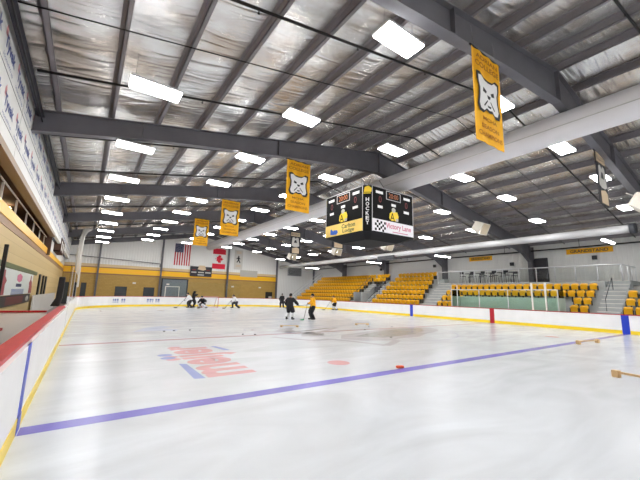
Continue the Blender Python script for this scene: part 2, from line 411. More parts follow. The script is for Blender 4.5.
# end wall: block below, bands, siding above
ew=MB(); xr=XR+.1
prof=lambda z0:[(XL,z0),(xr,z0)]
ew.box((-1.95,YW,0),(26.2,YW+.2,3.55),0)
ew.box((-1.95,YW-.05,3.55),(26.2,YW+.2,3.72),5)
ew.box((-1.95,YW-.05,3.72),(26.2,YW+.2,4.38),1)
ew.box((-1.95,YW-.04,4.38),(26.2,YW+.2,4.5),3)
ew.box((-1.95,YW-.02,4.5),(26.2,YW+.2,4.85),2)
ew.add([(-1.95,YW,4.85),(26.2,YW,4.85),(26.2,YW,roof(26.2)+.2),(RX,YW,RZ+.2),(-1.95,YW,roof(-1.95)+.2)],[(0,1,2,3,4)],4)
ew.add([(26.2,YW,0),(xr,YW,0),(xr,YW,roof(xr)+.2),(26.2,YW,roof(26.2)+.2)],[(0,1,2,3)],4)
struct('wall_end',ew,[M['block_end'],M['yellow_band'],M['beige'],M['brown_trim'],M['siding_end'],M['brown_trim']])
wr=MB(); wr.box((XR,-12.8,0),(XR+.2,YW+.2,roof(XR)+.2)); struct('wall_right',wr,M['siding_side'])
wn=MB(); wn.add([(-5.8,-12.8,0),(XR+.1,-12.8,0),(XR+.1,-12.8,roof(XR)+.2),(RX,-12.8,RZ+.2),(-5.8,-12.8,roof(-5.8)+.2)],[(0,1,2,3,4)])
struct('wall_near',wn,M['siding_end'])
# left wall: block with yellow band below, gallery opening, house wrap above
lw=MB()
lw.box((-2.15,-12.8,0),(XL,YW,3.72),0)
lw.box((-2.15,-12.8,3.72),(XL+.02,YW,3.98),4)
lw.box((-2.15,-12.8,3.98),(XL+.05,YW,4.34),1)
lw.box((-2.15,22.5,4.34),(XL+.02,YW,5.2),2)
lw.box((-1.78,-12.8,5.02),(-1.497,21.5,5.21),3)
struct('wall_left',lw,[M['block_left'],M['yellow_band'],M['tyvek'],M['tan_beam'],M['brown_trim']])
wrp=MB()
wrp.box((-1.7,-12.8,5.2),(-1.5,YW,roof(-1.5)+.21),0)
def wrapword(y,z,s=1.0):
    MM=frame((-1.493,y,z),(0,1,0),(0,0,1))
    wrp.text('Tyvek',MM,w=1.0*s,h=.36*s,m=1,bold=.03)
    wrp.text('HomeWrap',frame((-1.493,y,z-.28*s),(0,1,0),(0,0,1)),w=.95*s,h=.11*s,m=1)
    wrp.decal([(-.62,.10),(-.44,.10),(-.44,.25),(-.53,.36),(-.62,.25)],MM,2)
k=0
y=-.62
while y<42:
    wrapword(y,6.95,1.1); wrapword(y+.75,5.95,1.1); y+=1.48
for z in (5.55,6.5): wrp.box((-1.5,-12.8,z-.006),(-1.494,YW,z+.006),3)
for yy in range(-6,42,6): wrp.box((-1.5,yy-.006,5.2),(-1.494,yy+.006,roof(-1.5)),4)
struct('wall_left_upper',wrp,[M['tyvek'],M['tyvek_blue'],M['tyvek_red'],M['seam'],M['grey_panel']])
gal=MB()
gal.box((-5.8,-12.8,3.7),(-2.15,22.5,3.9),0); gal.box((-5.8,-12.8,3.9),(-5.6,22.5,roof(-5.6)),0)
gal.box((-5.8,22.3,3.9),(-1.7,22.5,7.2),0); gal.box((-5.6,-12.8,6.0),(-1.7,22.3,6.15),0)
struct('wall_gallery',gal,M['brown_wall'])
# trim: gallery window beyond the opening
wf=MB()
for a,b in (((27,4.6),(31,4.72)),((27,5.55),(31,5.67)),((27,4.6),(27.3,5.67)),((28.8,4.6),(29.1,5.67)),((30.7,4.6),(31,5.67))):
    wf.box((-1.9,a[0],a[1]),(-1.44,b[0],b[1]),0)
wf.box((-1.86,27.2,4.65),(-1.47,30.8,5.6),1)
struct('window_1',wf,[M['brown_wall'],M['white_metal']])

# ---------------------------------------------------------------- roof steel
def frame_obj(y,label):
    t=thing('roof_frame',label,'roof frame',(0,y,0),group='steel roof frames')
    top=[(-1.6,roof(-1.6)),(RX,RZ),(33.2,roof(33.2))]
    bot=[(33.2,5.2),(31.9,5.9),(27.2,6.88),(17.0,8.6),(14.0,9.0),(10.4,8.66),(5.9,8.03),(2.2,7.45),(-1.6,6.66)]
    w=MB(); poly=top+bot
    w.prism(poly,-.012,.012); w.build('web',M['steel'],t)
    f=MB()
    for a,b in zip(top[:-1],top[1:]): f.prism([a,b,(b[0],b[1]-.03),(a[0],a[1]-.03)],-.15,.15)
    f.build('top_flange',M['steel'],t)
    f=MB()
    for a,b in zip(bot[:-1],bot[1:]): f.prism([a,b,(b[0],b[1]+.035),(a[0],a[1]+.035)],-.14,.14)
    f.build('bottom_flange',M['steel'],t)
    s=MB()
    def bz(x):
        L=sorted(bot)
        for a,b in zip(L[:-1],L[1:]):
            if a[0]<=x<=b[0]: return a[1]+(b[1]-a[1])*(x-a[0])/(b[0]-a[0])
        return 6
    for x in (1.6,7.3,RX,20.2,26.4,31.9): s.box((x-.012,-.14,bz(x)+.03),(x+.012,.14,roof(x)-.03))
    s.build('stiffener',M['steel'],t)
    c=MB(); c.box((33.2,-.15,0),(33.95,.15,.02)); c.box((33.2,-.15,0),(33.24,.15,roof(33.2))); c.box((33.85,-.15,0),(33.9,.15,roof(33.9)-.02)); c.box((33.22,-.012,0),(33.88,.012,roof(33.9)-.04))
    c.build('column',M['steel'],t)
    return t
fl_=['grey steel roof frame, behind and above the viewer','grey steel roof frame nearest the viewer, crossing the top right corner',
 'large grey steel roof frame right above the hanging scoreboard','grey steel roof frame, next one beyond the frame above the scoreboard',
 'grey steel roof frame, second beyond the frame above the scoreboard','grey steel roof frame, last one before the end wall']
for y,l in zip(FR,fl_): frame_obj(y,l)
# end wall girder and posts
ef=thing('end_girder','dark steel girder along the top of the end wall','roof frame',(0,YW-.25,0))
g=MB()
for a,b in (((-1.5,roof(-1.5)),(RX,RZ)),((RX,RZ),(33.9,roof(33.9)))):
    g.prism([a,b,(b[0],b[1]-.55),(a[0],a[1]-.55)],-.02,.02); g.prism([(a[0],a[1]-.53),(b[0],b[1]-.53),(b[0],b[1]-.57),(a[0],a[1]-.57)],-.12,.12)
g.build('beam',M['steel'],ef)
for i,x in enumerate((1.5,8.6,17.85,26.2,33.6)):
    c=MB(); c.box((x-.1,YW-.36,0),(x+.1,YW-.34,roof(x)-.5)); c.box((x-.1,YW-.05,0),(x+.1,YW-.03,roof(x)-.5)); c.box((x-.012,YW-.35,0),(x+.012,YW-.04,roof(x)-.5))
    tag(c.build('wall_post',M['steel']),'grey steel post on the end wall, %s from the left corner'%ordn(i+1),'post','end wall posts')
# purlins (Z sections)
for i,x in enumerate(PX):
    z=roof(x); p=MB(); s=-1 if x<RX else 1
    f_=.13 if i==0 else .10
    p.box((x-.01,-12.7,z+.005),(x+.01,YW-.02,z+.27)); p.box((x-.01,-12.7,z+.005),(x+f_,YW-.02,z+.02)); p.box((x-f_,-12.7,z+.255),(x+.01,YW-.02,z+.27))
    p.box((x+f_-.008,-12.7,z+.005),(x+f_,YW-.02,z+.045))
    tag(p.build('roof_purlin',M['purlin']),'grey roof purlin running down the hall, %s from the left wall'%ordn(i+1),'purlin','roof purlins')
e=MB(); e.box((-1.42,-12.7,7.26),(-1.30,YW-.4,7.46)); e.box((-1.42,-12.7,7.25),(-1.24,YW-.4,7.27))
tag(e.build('eave_strut',M['charcoal']),'dark steel strut along the top of the white wrapped wall','beam')
# sprinkler branch pipes following the slope, and the wrinkled wire runs
ky=[.55+4.475*i for i in range(-2,10)]
for i,y in enumerate(ky):
    p=MB()
    pts=[(-1.2,y,roof(-1.2)-.1),(RX,y,RZ-.1),(33.5,y,roof(33.5)-.1)]
    p.tube(pts,.038,8)
    for x in (3,6,9,12,15.5,18.5,21.5,24.5,27.5):
        p.tube([(x,y,roof(x)-.1),(x,y,roof(x)-.2)],.016,6); p.tube([(x,y,roof(x)-.2),(x,y,roof(x)-.22)],.03,6)
    tag(p.build('sprinkler_pipe',M['black_pipe']),'thin black sprinkler pipe crossing under the roof, %s from the near end'%ordn(i+1),'pipe','sprinkler pipes')
for i,y in enumerate((2.6,14.1,22.9,31.8)):
    p=MB(); pts=[(-1.4,y,roof(-1.4)-.03),(RX,y,RZ-.03),(30,y,roof(30)-.03)]; p.tube(pts,.016,6)
    tag(p.build('roof_cable',M['black_pipe']),'slim dark cable crossing under the roof, %s from the near end'%ordn(i+1),'cable','roof cables')
p=MB(); p.tube([(-1.28,-12.5,7.1),(-1.28,YW-.5,7.1)],.022,8)
tag(p.build('conduit',M['black_pipe']),'thin dark pipe running along the top of the left wall','pipe')
p=MB(); p.tube([(33.45,-12.5,6.22),(33.45,YW-.5,6.16)],.06,8)
for y in range(-8,43,6): p.tube([(33.45,y,6.2),(33.45,y,6.85)],.02,6)
tag(p.build('wall_pipe',M['black_pipe']),'black pipe running along the right wall above the signs','pipe')

# ---------------------------------------------------------------- ducts
d=thing('ventilation_duct','big round white duct hanging under the roof ridge','duct',(14.75,0,8.33))
dm=MB(); dm.tube([(0,-12.6+1.5*i,0) for i in range(38)],.55,28)
dm.build('duct_tube',M['duct'],d)
for y in [-11+3.0*i for i in range(18)]:
    hm=MB(); hm.tube([(0,y,.54),(0,y,roof(14.75)-8.33+.0)],.012,6); hm.build('hanger',M['wire'],d)
sm=MB(); sm.tube([(-.53,-12.6,-.14),(-.53,42.9,-.14)],.014,6); sm.build('seam',M['grey_panel'],d)
d=thing('ventilation_duct','slimmer silver duct along the front of the grandstand','duct',(26.6,0,6.12))
dm=MB(); dm.tube([(0,-.6,0),(0,5,0),(0,20,0),(0,42.8,0)],.25,20); dm.build('duct_tube',M['duct_paint'],d)
for y in [.5+3.2*i for i in range(13)]:
    hm=MB(); hm.tube([(0,y,.26),(0,y,roof(26.6)-6.12)],.012,6); hm.build('hanger',M['wire'],d)
cp=MB(); cp.tube([(0,-.85,0),(0,-.58,0)],.31,20); cp.build('end_cap',M['dark'],d)
dk=MB(); dk.box((-.5,17.6,-.55),(-.34,19.9,-.1)); dk.build('damper_box',M['dark'],d)

# ---------------------------------------------------------------- panel lights
def panel_light():
    t=thing('panel_light',None,'ceiling light',(0,0,0),group='panel lights over the rink')
    h=MB(); h.box((-.62,-.28,.03),(.62,.28,.09)); h.box((-.42,-.12,.09),(.42,.12,.14)); h.build('housing',M['housing'],t)
    l=MB(); l.box((-.60,-.265,-.02),(.60,.265,.031)); l.build('diffuser',M['lens'],t,bevel=.015)
    return t
rowsL=[(1.43,7.05,'row nearest the left wall'),(5.99,7.84,'second row from the left wall'),(10.6,7.95,'third row from the left wall'),
       (15.9,7.95,'row just right of the big duct'),(20.5,7.75,'second row right of the big duct'),(24.45,6.95,'row nearest the grandstand')]
proto=panel_light(); first=True
wires={}
for r,(x,z,rn) in enumerate(rowsL):
    wl=roof(x)-z-.1
    wms=[]
    for s in (-.5,.5): w=MB(); w.tube([(s,0,.1),(s,0,.1+wl)],.008,5); wms.append(w.mesh('hanger_wire',M['wire']))
    for k in range(-2,10):
        lab='white panel light, %s along the %s'%(ordn(k+1),rn) if k>=0 else 'panel light behind the viewer, %s back in the %s'%(ordn(-k),rn)
        loc=(x,LY0+LP*k,z)
        if first: o=proto; first=False; o.location=loc; o['label']=lab; LABELS.setdefault(lab,[]).append(o.name)
        else: o=dup(proto,loc,label=lab)
        for wm in wms: wo=bpy.data.objects.new('hanger_wire',wm); COL.objects.link(wo); wo.parent=o
# strip lights over the grandstand
def strip_light():
    t=thing('strip_light',None,'ceiling light',(0,0,0),group='strip lights over the grandstand')
    h=MB(); h.box((-1.2,-.1,.03),(1.2,.1,.09)); h.build('housing',M['housing'],t)
    l=MB(); l.box((-1.18,-.09,-.03),(1.18,.09,.031)); l.build('diffuser',M['lens'],t)
    for s in (-.9,.9): w=MB(); w.tube([(s,0,.09),(s,0,roof(30+s)-5.95)],.008,5); w.build('hanger_wire',M['wire'],t)
    return t
sl=None
for i,y in enumerate((1.3,14.5,24.4,38.4)):
    lab='narrow strip light over the grandstand, %s from the near end'%ordn(i+1)
    if sl is None: sl=strip_light(); sl.location=(30,y,5.95); tag(sl,lab,'ceiling light')
    else: dup(sl,(30,y,5.95),label=lab)
for i,(y,z) in enumerate(((9.5,5.6),(14.2,5.7),(17.4,5.75))):
    l=MB(); l.box((-3.6,y-.2,z),(-3.2,y+.2,z+.12)); l.tube([(-3.4,y,z+.1),(-3.4,y,6.0)],.012,6)
    tag(l.build('gallery_lamp',M['warm_lamp']),'warm lamp inside the brown gallery, %s from the near end'%ordn(i+1),'lamp','gallery lamps')

# ---------------------------------------------------------------- dasher boards
def path_boards(name,label,pts,cap_w,cap_in,marks=(),ads=(),closed=False,cap_h=.05,seam=2.44,H=1.07,cap_mat='red_cap'):
    t=thing(name,label,'rink boards')
    n=len(pts); P=[V((a,b,0)) for a,b in pts]; out=[]
    for i in range(n):
        dd=(P[min(i+1,n-1)]-P[max(i-1,0)]).normalized(); out.append(V((-dd.y,dd.x,0)))
    def ribbon(o0,o1,z0,z1):
        m=MB(); vs=[]
        for p,o in zip(P,out):
            for a,z in ((o0,z0),(o1,z0),(o1,z1),(o0,z1)): q=p+o*a; vs.append((q.x,q.y,z))
        fs=[]
        for i in range(n-1):
            for k in range(4): fs.append((i*4+k,i*4+(k+1)%4,(i+1)*4+(k+1)%4,(i+1)*4+k))
        fs+= [(0,1,2,3),tuple((n-1)*4+k for k in (3,2,1,0))]
        return m.add(vs,fs)
    ribbon(0,.10,.20,H-.02).build('panel',M['board'],t)
    ribbon(-.008,.10,0,.20).build('kick_strip',M['kick'],t)
    ribbon(cap_in,cap_w,H-.02,H-.02+cap_h).build('cap_rail',M[cap_mat],t)
    return t
lb=path_boards('rink_boards','white bench boards with wide red cap at the left edge',[(0,YN),(0,0),(0,10.4)],.235,.05,cap_h=.045)
mk=MB(); mk.box((.004,-.15,.2),(-.02,.15,1.05)); mk.box((.0115,-.15,0.0),(-.02,.15,.2)); mk.build('line_mark',M['mark_blue'],lb)
l2=path_boards('rink_boards','white left boards between the bench and the far corner',[(0,10.42),(0,19),(0,28)],.12,-.01,cap_mat='board')
jn=MB(); jn.box((.004,10.75,.2),(-.01,10.78,1.04)); jn.build('joint',M['seam'],l2)
le=path_boards('rink_boards','white end boards curving round behind the goal',arcL+arcR,.11,-.02,cap_h=.045)
l3=path_boards('rink_boards','long white boards with red top in front of the grandstand',[(W,28),(W,10),(W,YN)],.14,-.02,cap_h=.045)
for y,c,nm in ((0,'mark_blue','blue_line_mark'),(7.62,'mark_red','red_line_mark'),(15.24,'mark_blue','blue_line_mark')):
    mk=MB(); mk.box((W-.006,y-.17,.0),(W+.02,y+.17,1.05)); mk.box((W-.012,y-.17,0),(W,y+.17,.2)); mk.build(nm,M[c],l3)
for x0,x1,mm in ((2.85,4.15,'ad_blue'),(6.0,7.7,'ad_blue')):
    a=MB(); y=YE
    # sits on the curved corner: follow the arc at this x
    def ay(x): return 28+math.sqrt(max(0,RC**2-(RC-x)**2)) if x<RC else YE
    for za,zb in ((.62,.82),(.45,.53)):
        N=6
        for i in range(N):
            xa=x0+(x1-x0)*i/N; xb=x0+(x1-x0)*(i+.75)/N
            o=V((RC-xa,28-ay(xa),0)).normalized()*.012
            a.quad([(xa+o.x,ay(xa)+o.y,za),(xb+o.x,ay(xb)+o.y,za),(xb+o.x,ay(xb)+o.y,zb),(xa+o.x,ay(xa)+o.y,zb)])
    a.build('advert_print',M[mm],le)
# bench divider and things behind the left boards
bd=thing('bench_divider','white low divider with red top across the bench area','divider',(0,7.0,0))
b=MB(); b.box((-1.85,0,0),(-.36,.08,1.05)); b.build('panel',M['board'],bd)
b=MB(); b.box((-1.86,-.03,1.05),(-.36,.12,1.10)); b.build('cap_rail',M['red_cap'],bd)
bb=thing('players_bench','white and red bench behind the left boards','bench',(-1.4,2.6,0))
b=MB(); b.box((-.25,-3,.62),(.22,3.9,.68)); b.build('seat',M['red_cap'],bb)
b=MB(); b.box((-.2,-2.8,0),(-.15,3.7,.62)); b.box((.12,-2.8,0),(.17,3.7,.62)); b.build('leg',M['board'],bb)
pp=thing('padded_post','black padded post where the bench glass begins','post',(-.20,10.15,1.1))
b=MB(); b.prism([(-.30,0),(-.04,0),(.03,.3),(.04,1.08),(-.15,1.08),(-.17,.3)],-.12,.12); b.build('pad',M['black'],pp,bevel=.03)
b=MB(); b.quad([(-.07,-.105,.2),(-.04,-.105,.2),(-.02,-.105,.85),(-.05,-.105,.85)]); b.build('stripe',M['white'],pp)
b=MB(); b.box((-1.52,7.0,1.10),(-1.43,7.08,2.95)); tag(b.build('divider_post',M['black']),'tall black post on the bench divider at the left edge','post')
# left side glass with pale posts
for i,y in enumerate((13.4,18.2,25.4)):
    b=MB(); b.box((-.08,y,1.09),(-.055,y+.04,2.75)); b.build('glass_post',M['white_metal'],l2)
for i,y in enumerate((11.05,13.45,15.85,18.25,20.65,23.05)):
    b=MB(); b.box((-.075,y+.01,1.1),(-.063,y+2.33,2.7)); b.build('glass_panel',M['glass'],l2)
# end glass: eight panes across the straight run
for i in range(8):
    x=8.55+i*1.1; b=MB(); b.box((x,YE+.03,1.1),(x+1.08,YE+.042,2.9))
    b.build('glass_panel',M['glass'],le)
b=MB(); b.box((-1.80,18.0,.0),(-1.72,33,1.3)); b.box((-1.81,18.0,1.3),(-1.70,33,1.34)); tag(b.build('low_barrier',M['board']),'low white barrier along the tan left wall beyond the posters','barrier')
# poster on the left wall
po=thing('wall_poster','long white poster with red figures on the left wall','poster',(XL+.02,0,0))
b=MB(); b.box((0,9.0,1.45),(.03,17.6,2.42)); b.build('sheet',M['poster_white'],po)
b=MB(); PM=frame((.033,13.3,1.93),(0,1,0),(0,0,1))
def fig(cx,mir):
    pts=[(-.9,-.46),(.55,-.46),(.5,-.1),(.75,.05),(.35,.2),(.3,.42),(-.05,.42),(-.15,.2),(-.6,.1),(-.85,-.15)]
    b.decal([(cx+mir*x,y) for x,y in pts],PM,0)
fig(-3.5,1); fig(3.6,-.8)
b.decal([(-.6,.1),(0,.02),(.6,.1),(.7,.3),(0,.4),(-.7,.3)],PM,1)
b.decal([(-.7,-.16),(.7,-.16),(.7,-.03),(-.7,-.03)],PM,2)
for k in range(5): b.decal([(-1.6,-.25-.05*k),(1.6,-.25-.05*k),(1.6,-.28-.05*k),(-1.6,-.28-.05*k)],PM,3)
b.build('print',[M['poster_red'],M['ad_pink'],M['flag_blue'],M['ad_blue']],po)
pb=MB(); pb.box((XL,6.0,2.44),(XL+.06,19.0,2.62)); tag(pb.build('poster_rail',M['ad_green']),'dark green rail above the long white poster','rail')
pb=thing('wall_banner','dark red and black banner below the long white poster','banner',(XL+.02,0,0))
b=MB(); b.box((0,7.6,1.02),(.03,17.4,1.42)); b.build('cloth',M['charcoal'],pb)
b=MB(); BM=frame((.033,12.5,1.22),(0,1,0),(0,0,1))
b.decal([(-1.6,-.16),(2.6,-.16),(2.6,.16),(-1.6,.16)],BM,0)
for x in (-3.6,3.9): b.decal([(x+.5*math.cos(t),.13*math.sin(t)) for t in [2*math.pi*i/14 for i in range(14)]],BM,1)
b.build('print',[M['maroon'],M['grey_panel']],pb)
for i,y in enumerate((20.5,22.6,24.4)):
    b=MB(); b.box((XL,y,.9),(XL+.08,y+.55,2.55)); tag(b.build('wall_slot_panel',M['black']),'narrow dark upright panel on the tan left wall, %s from the poster'%ordn(i+1),'wall panel','dark upright panels')
# gallery railing with glass in front of the brown opening
gr=thing('gallery_railing','pale metal railing with glass along the brown gallery','railing',(-2.0,0,4.34))
b=MB(); b.tube([(0,-12,.72),(0,22.3,.72)],.03,8); b.build('rail',M['white_metal'],gr)
for y in [-10+2.6*i for i in range(13)]:
    b=MB(); b.box((-.03,y-.03,0),(.03,y+.03,.66)); b.build('post',M['white_metal'],gr)
b=MB()
for y in (14.5,17.0,19.5): b.tube([(-.6,y,-.3),(-.5,y+1.0,.62)],.045,6); b.tube([(-.6,y+.6,-.3),(-.5,y+1.6,.62)],.045,6)
b.build('brace',M['tan_beam'],gr)
# gathered safety net hanging at the far left
nt=thing('safety_net','gathered white safety net hanging at the far left corner','net',(-.35,34,0))
pts=[(.40,0,7.62),(.2,0,7.3),(.05,.0,6.8),(-.02,0,5),(.03,0,3.6),(.1,0,1.9)]; b=MB()
n=20;o=len(b.v);vs=[];fs=[]
for (x,y,z),r in zip(pts,(.42,.24,.20,.22,.26,.2)):
    for k in range(n):
        t=2*math.pi*k/n; rr=r*(1 if k%2 else .72); vs.append((x+rr*math.cos(t),y+rr*.6*math.sin(t),z))
for i in range(len(pts)-1):
    for k in range(n): fs.append((i*n+k,i*n+(k+1)%n,(i+1)*n+(k+1)%n,(i+1)*n+k))
b.add(vs,fs,0,True); b.build('netting',M['net_white'],nt)
b=MB(); b.tube([(.40,0,7.6),(.45,.2,7.75)],.02,6); b.build('tie',M['wire'],nt)
b=MB(); b.tube([(-1.15,28.9,7.35),(2.0,28.9,7.42),(8,28.9,7.7),(12.6,28.9,8.3)],.02,6); tag(b.build('net_cable',M['wire']),'thin grey cable crossing the hall near the safety net','cable')

# ---------------------------------------------------------------- end wall furniture
def wallbox(name,label,cat,x0,x1,z0,z1,m,d=.08,y=YW):
    b=MB(); b.box((x0,y-d,z0),(x1,y,z1)); o=b.build(name,M[m]); return tag(o,label,cat) if label else o
gd=thing('overhead_door','wide blue grey overhead door in the tan end wall','door',(10.55,YW,0))
b=MB(); b.box((-1.75,-.06,0),(1.75,0,3.45)); b.build('door_frame',M['dark'],gd)
b=MB(); b.box((-1.55,-.09,0),(1.55,-.06,3.3)); b.build('door_panel',M['door_grey'],gd)
b=MB()
for a,c in (((-1.2,0),(-1.1,2.4)),((.55,0),(.65,2.4)),((-1.2,2.3),(.65,2.4))): b.box((a[0],-.12,a[1]),(c[0],-.09,c[1]))
b.build('inner_frame',M['white_metal'],gd)
for i,(x0,x1,l) in enumerate(((3.55,4.85,'dark window in the tan end wall, left of the overhead door'),(6.75,8.05,'dark window in the tan end wall, right next to the overhead door'))):
    w=thing('wall_window',l,'window',((x0+x1)/2,YW,0),group='end wall windows')
    b=MB(); b.box((-.65,-.07,.85),(.65,0,2.15)); b.build('window_frame',M['charcoal'],w)
    b=MB(); b.box((-.55,-.08,1.45),(.55,-.07,2.05)); b.box((-.55,-.08,.92),(.55,-.07,1.38)); b.build('pane',M['dark_glass'],w)
w=thing('wall_window','small dark window near the right end of the tan wall','window',(25.0,YW,0))
b=MB(); b.box((-.6,-.07,.7),(.6,0,2.0)); b.build('window_frame',M['black'],w)
b=MB(); b.box((-.05,-.08,.75),(.5,-.07,1.3)); b.build('pane',M['grey_panel'],w)
for i,(x0,x1) in enumerate(((-1.75,-.6),(.0,.55))):
    gdo=thing('glass_door','dark glass door in the far left corner, %s from the corner'%ordn(i+1),'door',((x0+x1)/2,YW,0),group='corner doors')
    b=MB(); h=(x1-x0)/2; b.box((-h,-.07,0),(h,0,2.5)); b.build('door_frame',M['charcoal'],gdo)
    b=MB(); b.box((-h+.1,-.08,.2),(h-.1,-.07,2.35)); b.build('pane',M['dark_glass'],gdo)
# score panel under the flags
sp=thing('wall_scoreboard','dark wall scoreboard with pale crest between the two flags','scoreboard',(13.9,YW-.02,0))
b=MB(); b.box((-1.5,-.18,3.92),(1.55,-.06,5.35)); b.build('panel',M['charcoal'],sp)
b=MB(); SM=frame((0,-.183,4.6),(1,0,0),(0,0,1))
b.decal([(-.5,.35),(-.3,.9),(.5,.9),(.7,.35),(.3,.2),(-.1,.25)],SM,0); b.build('crest',M['cream'],sp)
b=MB()
for x,z,wd,m in ((-1.0,.25,.5,0),(1.0,.25,.5,0),(-1.0,-.1,.7,1),(0,-.1,.8,1),(1.0,-.1,.8,1),(0,-.45,.9,1)): b.decal([(x-wd/2,z-.08),(x+wd/2,z-.08),(x+wd/2,z+.08),(x-wd/2,z+.08)],SM,m,.002)
b.build('lettering',[M['sb_red'],M['grey_panel']],sp)
# flags hung flat on the end wall
us=thing('flag','American flag hanging upright on the end wall','flag',(11.2,YW-.001,0))
b=MB(); w,h=2.1,3.05; z0=5.35
for i in range(13):
    x0=-w/2+w*i/13; b.box((x0,-.03,z0),(x0+w/13,0,z0+h),0 if i%2==0 else 1)
b.build('stripes',[M['flag_red'],M['flag_white']],us)
b=MB(); b.box((-w/2,-.034,z0+h*.6),(-w/2+w*7/13,-.03,z0+h)); b.build('canton',M['flag_blue'],us)
b=MB()
for i in range(9):
    for j in range(5 if i%2==0 else 6):
        cx=-w/2+.09+(w*7/13-.18)*((j+(.5 if i%2==0 else 0))/5); cz=z0+h*.6+.1+(h*.4-.2)*i/8; r=.05
        b.quad([(cx+(r if k%2==0 else r*.4)*math.sin(math.pi*k/5),-.037,cz+(r if k%2==0 else r*.4)*math.cos(math.pi*k/5)) for k in range(10)])
b.build('stars',M['flag_white'],us)
ca=thing('flag','Canadian flag hanging upright on the end wall','flag',(16.45,YW-.001,0))
b=MB(); w,h=1.95,3.05; z0=5.2
b.box((-w/2,-.03,z0),(w/2,0,z0+h*.25),0); b.box((-w/2,-.03,z0+h*.25),(w/2,0,z0+h*.72),1)
b.add([(-w/2,-.03,z0+h*.72),(w/2,-.03,z0+h*.72),(w/2,-.03,z0+h*.95),(w/2-.3,-.03,z0+h),(-w/2+.3,-.03,z0+h),(-w/2,-.03,z0+h*.95)],[(0,1,2,3,4,5)],0)
b.build('cloth',[M['flag_crimson'],M['flag_white']],ca)
leaf=[(0,1),(.18,.66),(.36,.76),(.28,.28),(.52,.52),(.6,.36),(.92,.42),(.8,.1),(.95,0),(.45,-.4),(.52,-.6),(.06,-.52),(.06,-.95)]
lf=leaf+[(-x,y) for x,y in leaf[::-1] if x>0]
b=MB(); b.quad([(y*.68+.0,-.034,z0+h*.485-x*.68) for x,y in lf]); b.build('maple_leaf',M['flag_crimson'],ca)
bn=thing('wall_banner','pale grey banner with dark skater emblem on the end wall','banner',(19.5,YW-.001,0))
b=MB(); b.box((-.68,-.03,5.3),(.68,0,8.35)); b.build('cloth',M['banner_grey'],bn)
b=MB(); EM=frame((0,-.034,6.85),(1,0,0),(0,0,1))
b.decal([(0,.62),(.12,.5),(.06,.36),(.32,.1),(.22,.02),(.1,.18),(.14,-.12),(.34,-.5),(.18,-.55),(0,-.2),(-.2,-.5),(-.34,-.42),(-.12,-.1),(-.14,.15),(-.34,.0),(-.38,.12),(-.08,.38),(-.12,.52)],EM,0)
b.build('emblem',M['black'],bn)
b=MB()
for z in (.95,1.15,-.95,-1.15): b.decal([(-.4,z),(.4,z),(.4,z+.1),(-.4,z+.1)],EM,0)
b.build('print',M['cream'],bn)
wallbox('wall_board','blank pale grey board across the yellow band on the end wall','board',19.9,22.75,4.25,5.25,'grey_panel',.14)
wv=thing('wall_vent','grey louvred vent high on the end wall','vent',(29.7,YW-.02,4.8))
b=MB(); b.box((-1.4,-.1,0),(1.4,0,1.5)); b.build('vent_frame',M['rail'],wv)
b=MB()
for k in range(9): b.add([(-1.3,-.12,.1+.15*k),(1.3,-.12,.1+.15*k),(1.3,-.1,.2+.15*k),(-1.3,-.1,.2+.15*k)],[(0,1,2,3)])
b.build('louvre',M['dark'],wv)
b=MB(); b.tube([(-1.6,YW-.3,5.75),(8.4,YW-.3,5.35)],.05,6); b.tube([(8.4,YW-.3,5.35),(8.4,YW-.3,4.9)],.05,6)
for x in (.6,4,7.5): b.tube([(x,YW-.3,5.62-.04*x),(x,YW,5.62-.04*x)],.03,6)
tag(b.build('wall_pipe',M['wire']),'grey pipe crossing the end wall at left','pipe')
for i,x in enumerate((5.6,8.05+1.6,17.7+1.1,23.3)):
    b=MB(); b.box((x-.18,YW-.14,2.55),(x+.18,YW,2.75)); tag(b.build('wall_lamp',M['white_metal']),'small pale wall lamp on the tan end wall, %s from the left'%ordn(i+1),'lamp','end wall lamps')

# ---------------------------------------------------------------- hanging banners
dog_w=[(0,.38),(.18,.40),(.33,.5),(.48,.47),(.47,.28),(.41,.12),(.42,-.1),(.48,-.34),(.42,-.48),(.26,-.5),(.14,-.40),(0,-.43)]
def mirror(l): return l+[(-x,y) for x,y in l[::-1] if x>0]
def bulldog(b,Mx,s,d,mw,mk_):
    b.decal([(x*1.19*s,y*1.17*s) for x,y in mirror(dog_w)],Mx,mk_,d)
    b.decal([(x*s,y*s) for x,y in mirror(dog_w)],Mx,mw,d+.002)
    for m_ in (1,-1):
        b.decal([(m_*x*s,y*s) for x,y in ((.10,.10),(.26,.18),(.29,.05),(.14,.02))],Mx,mk_,d+.004)
        b.decal([(m_*x*s,y*s) for x,y in ((.05,-.16),(.09,-.15),(.27,-.34),(.24,-.38))],Mx,mk_,d+.004)
    b.decal([(x*s,y*s) for x,y in ((-.09,.0),(.09,.0),(.05,-.1),(-.05,-.1))],Mx,mk_,d+.004)
    b.decal([(x*s,y*s) for x,y in ((-.1,-.3),(.1,-.3),(.06,-.36),(-.06,-.36))],Mx,mk_,d+.004)
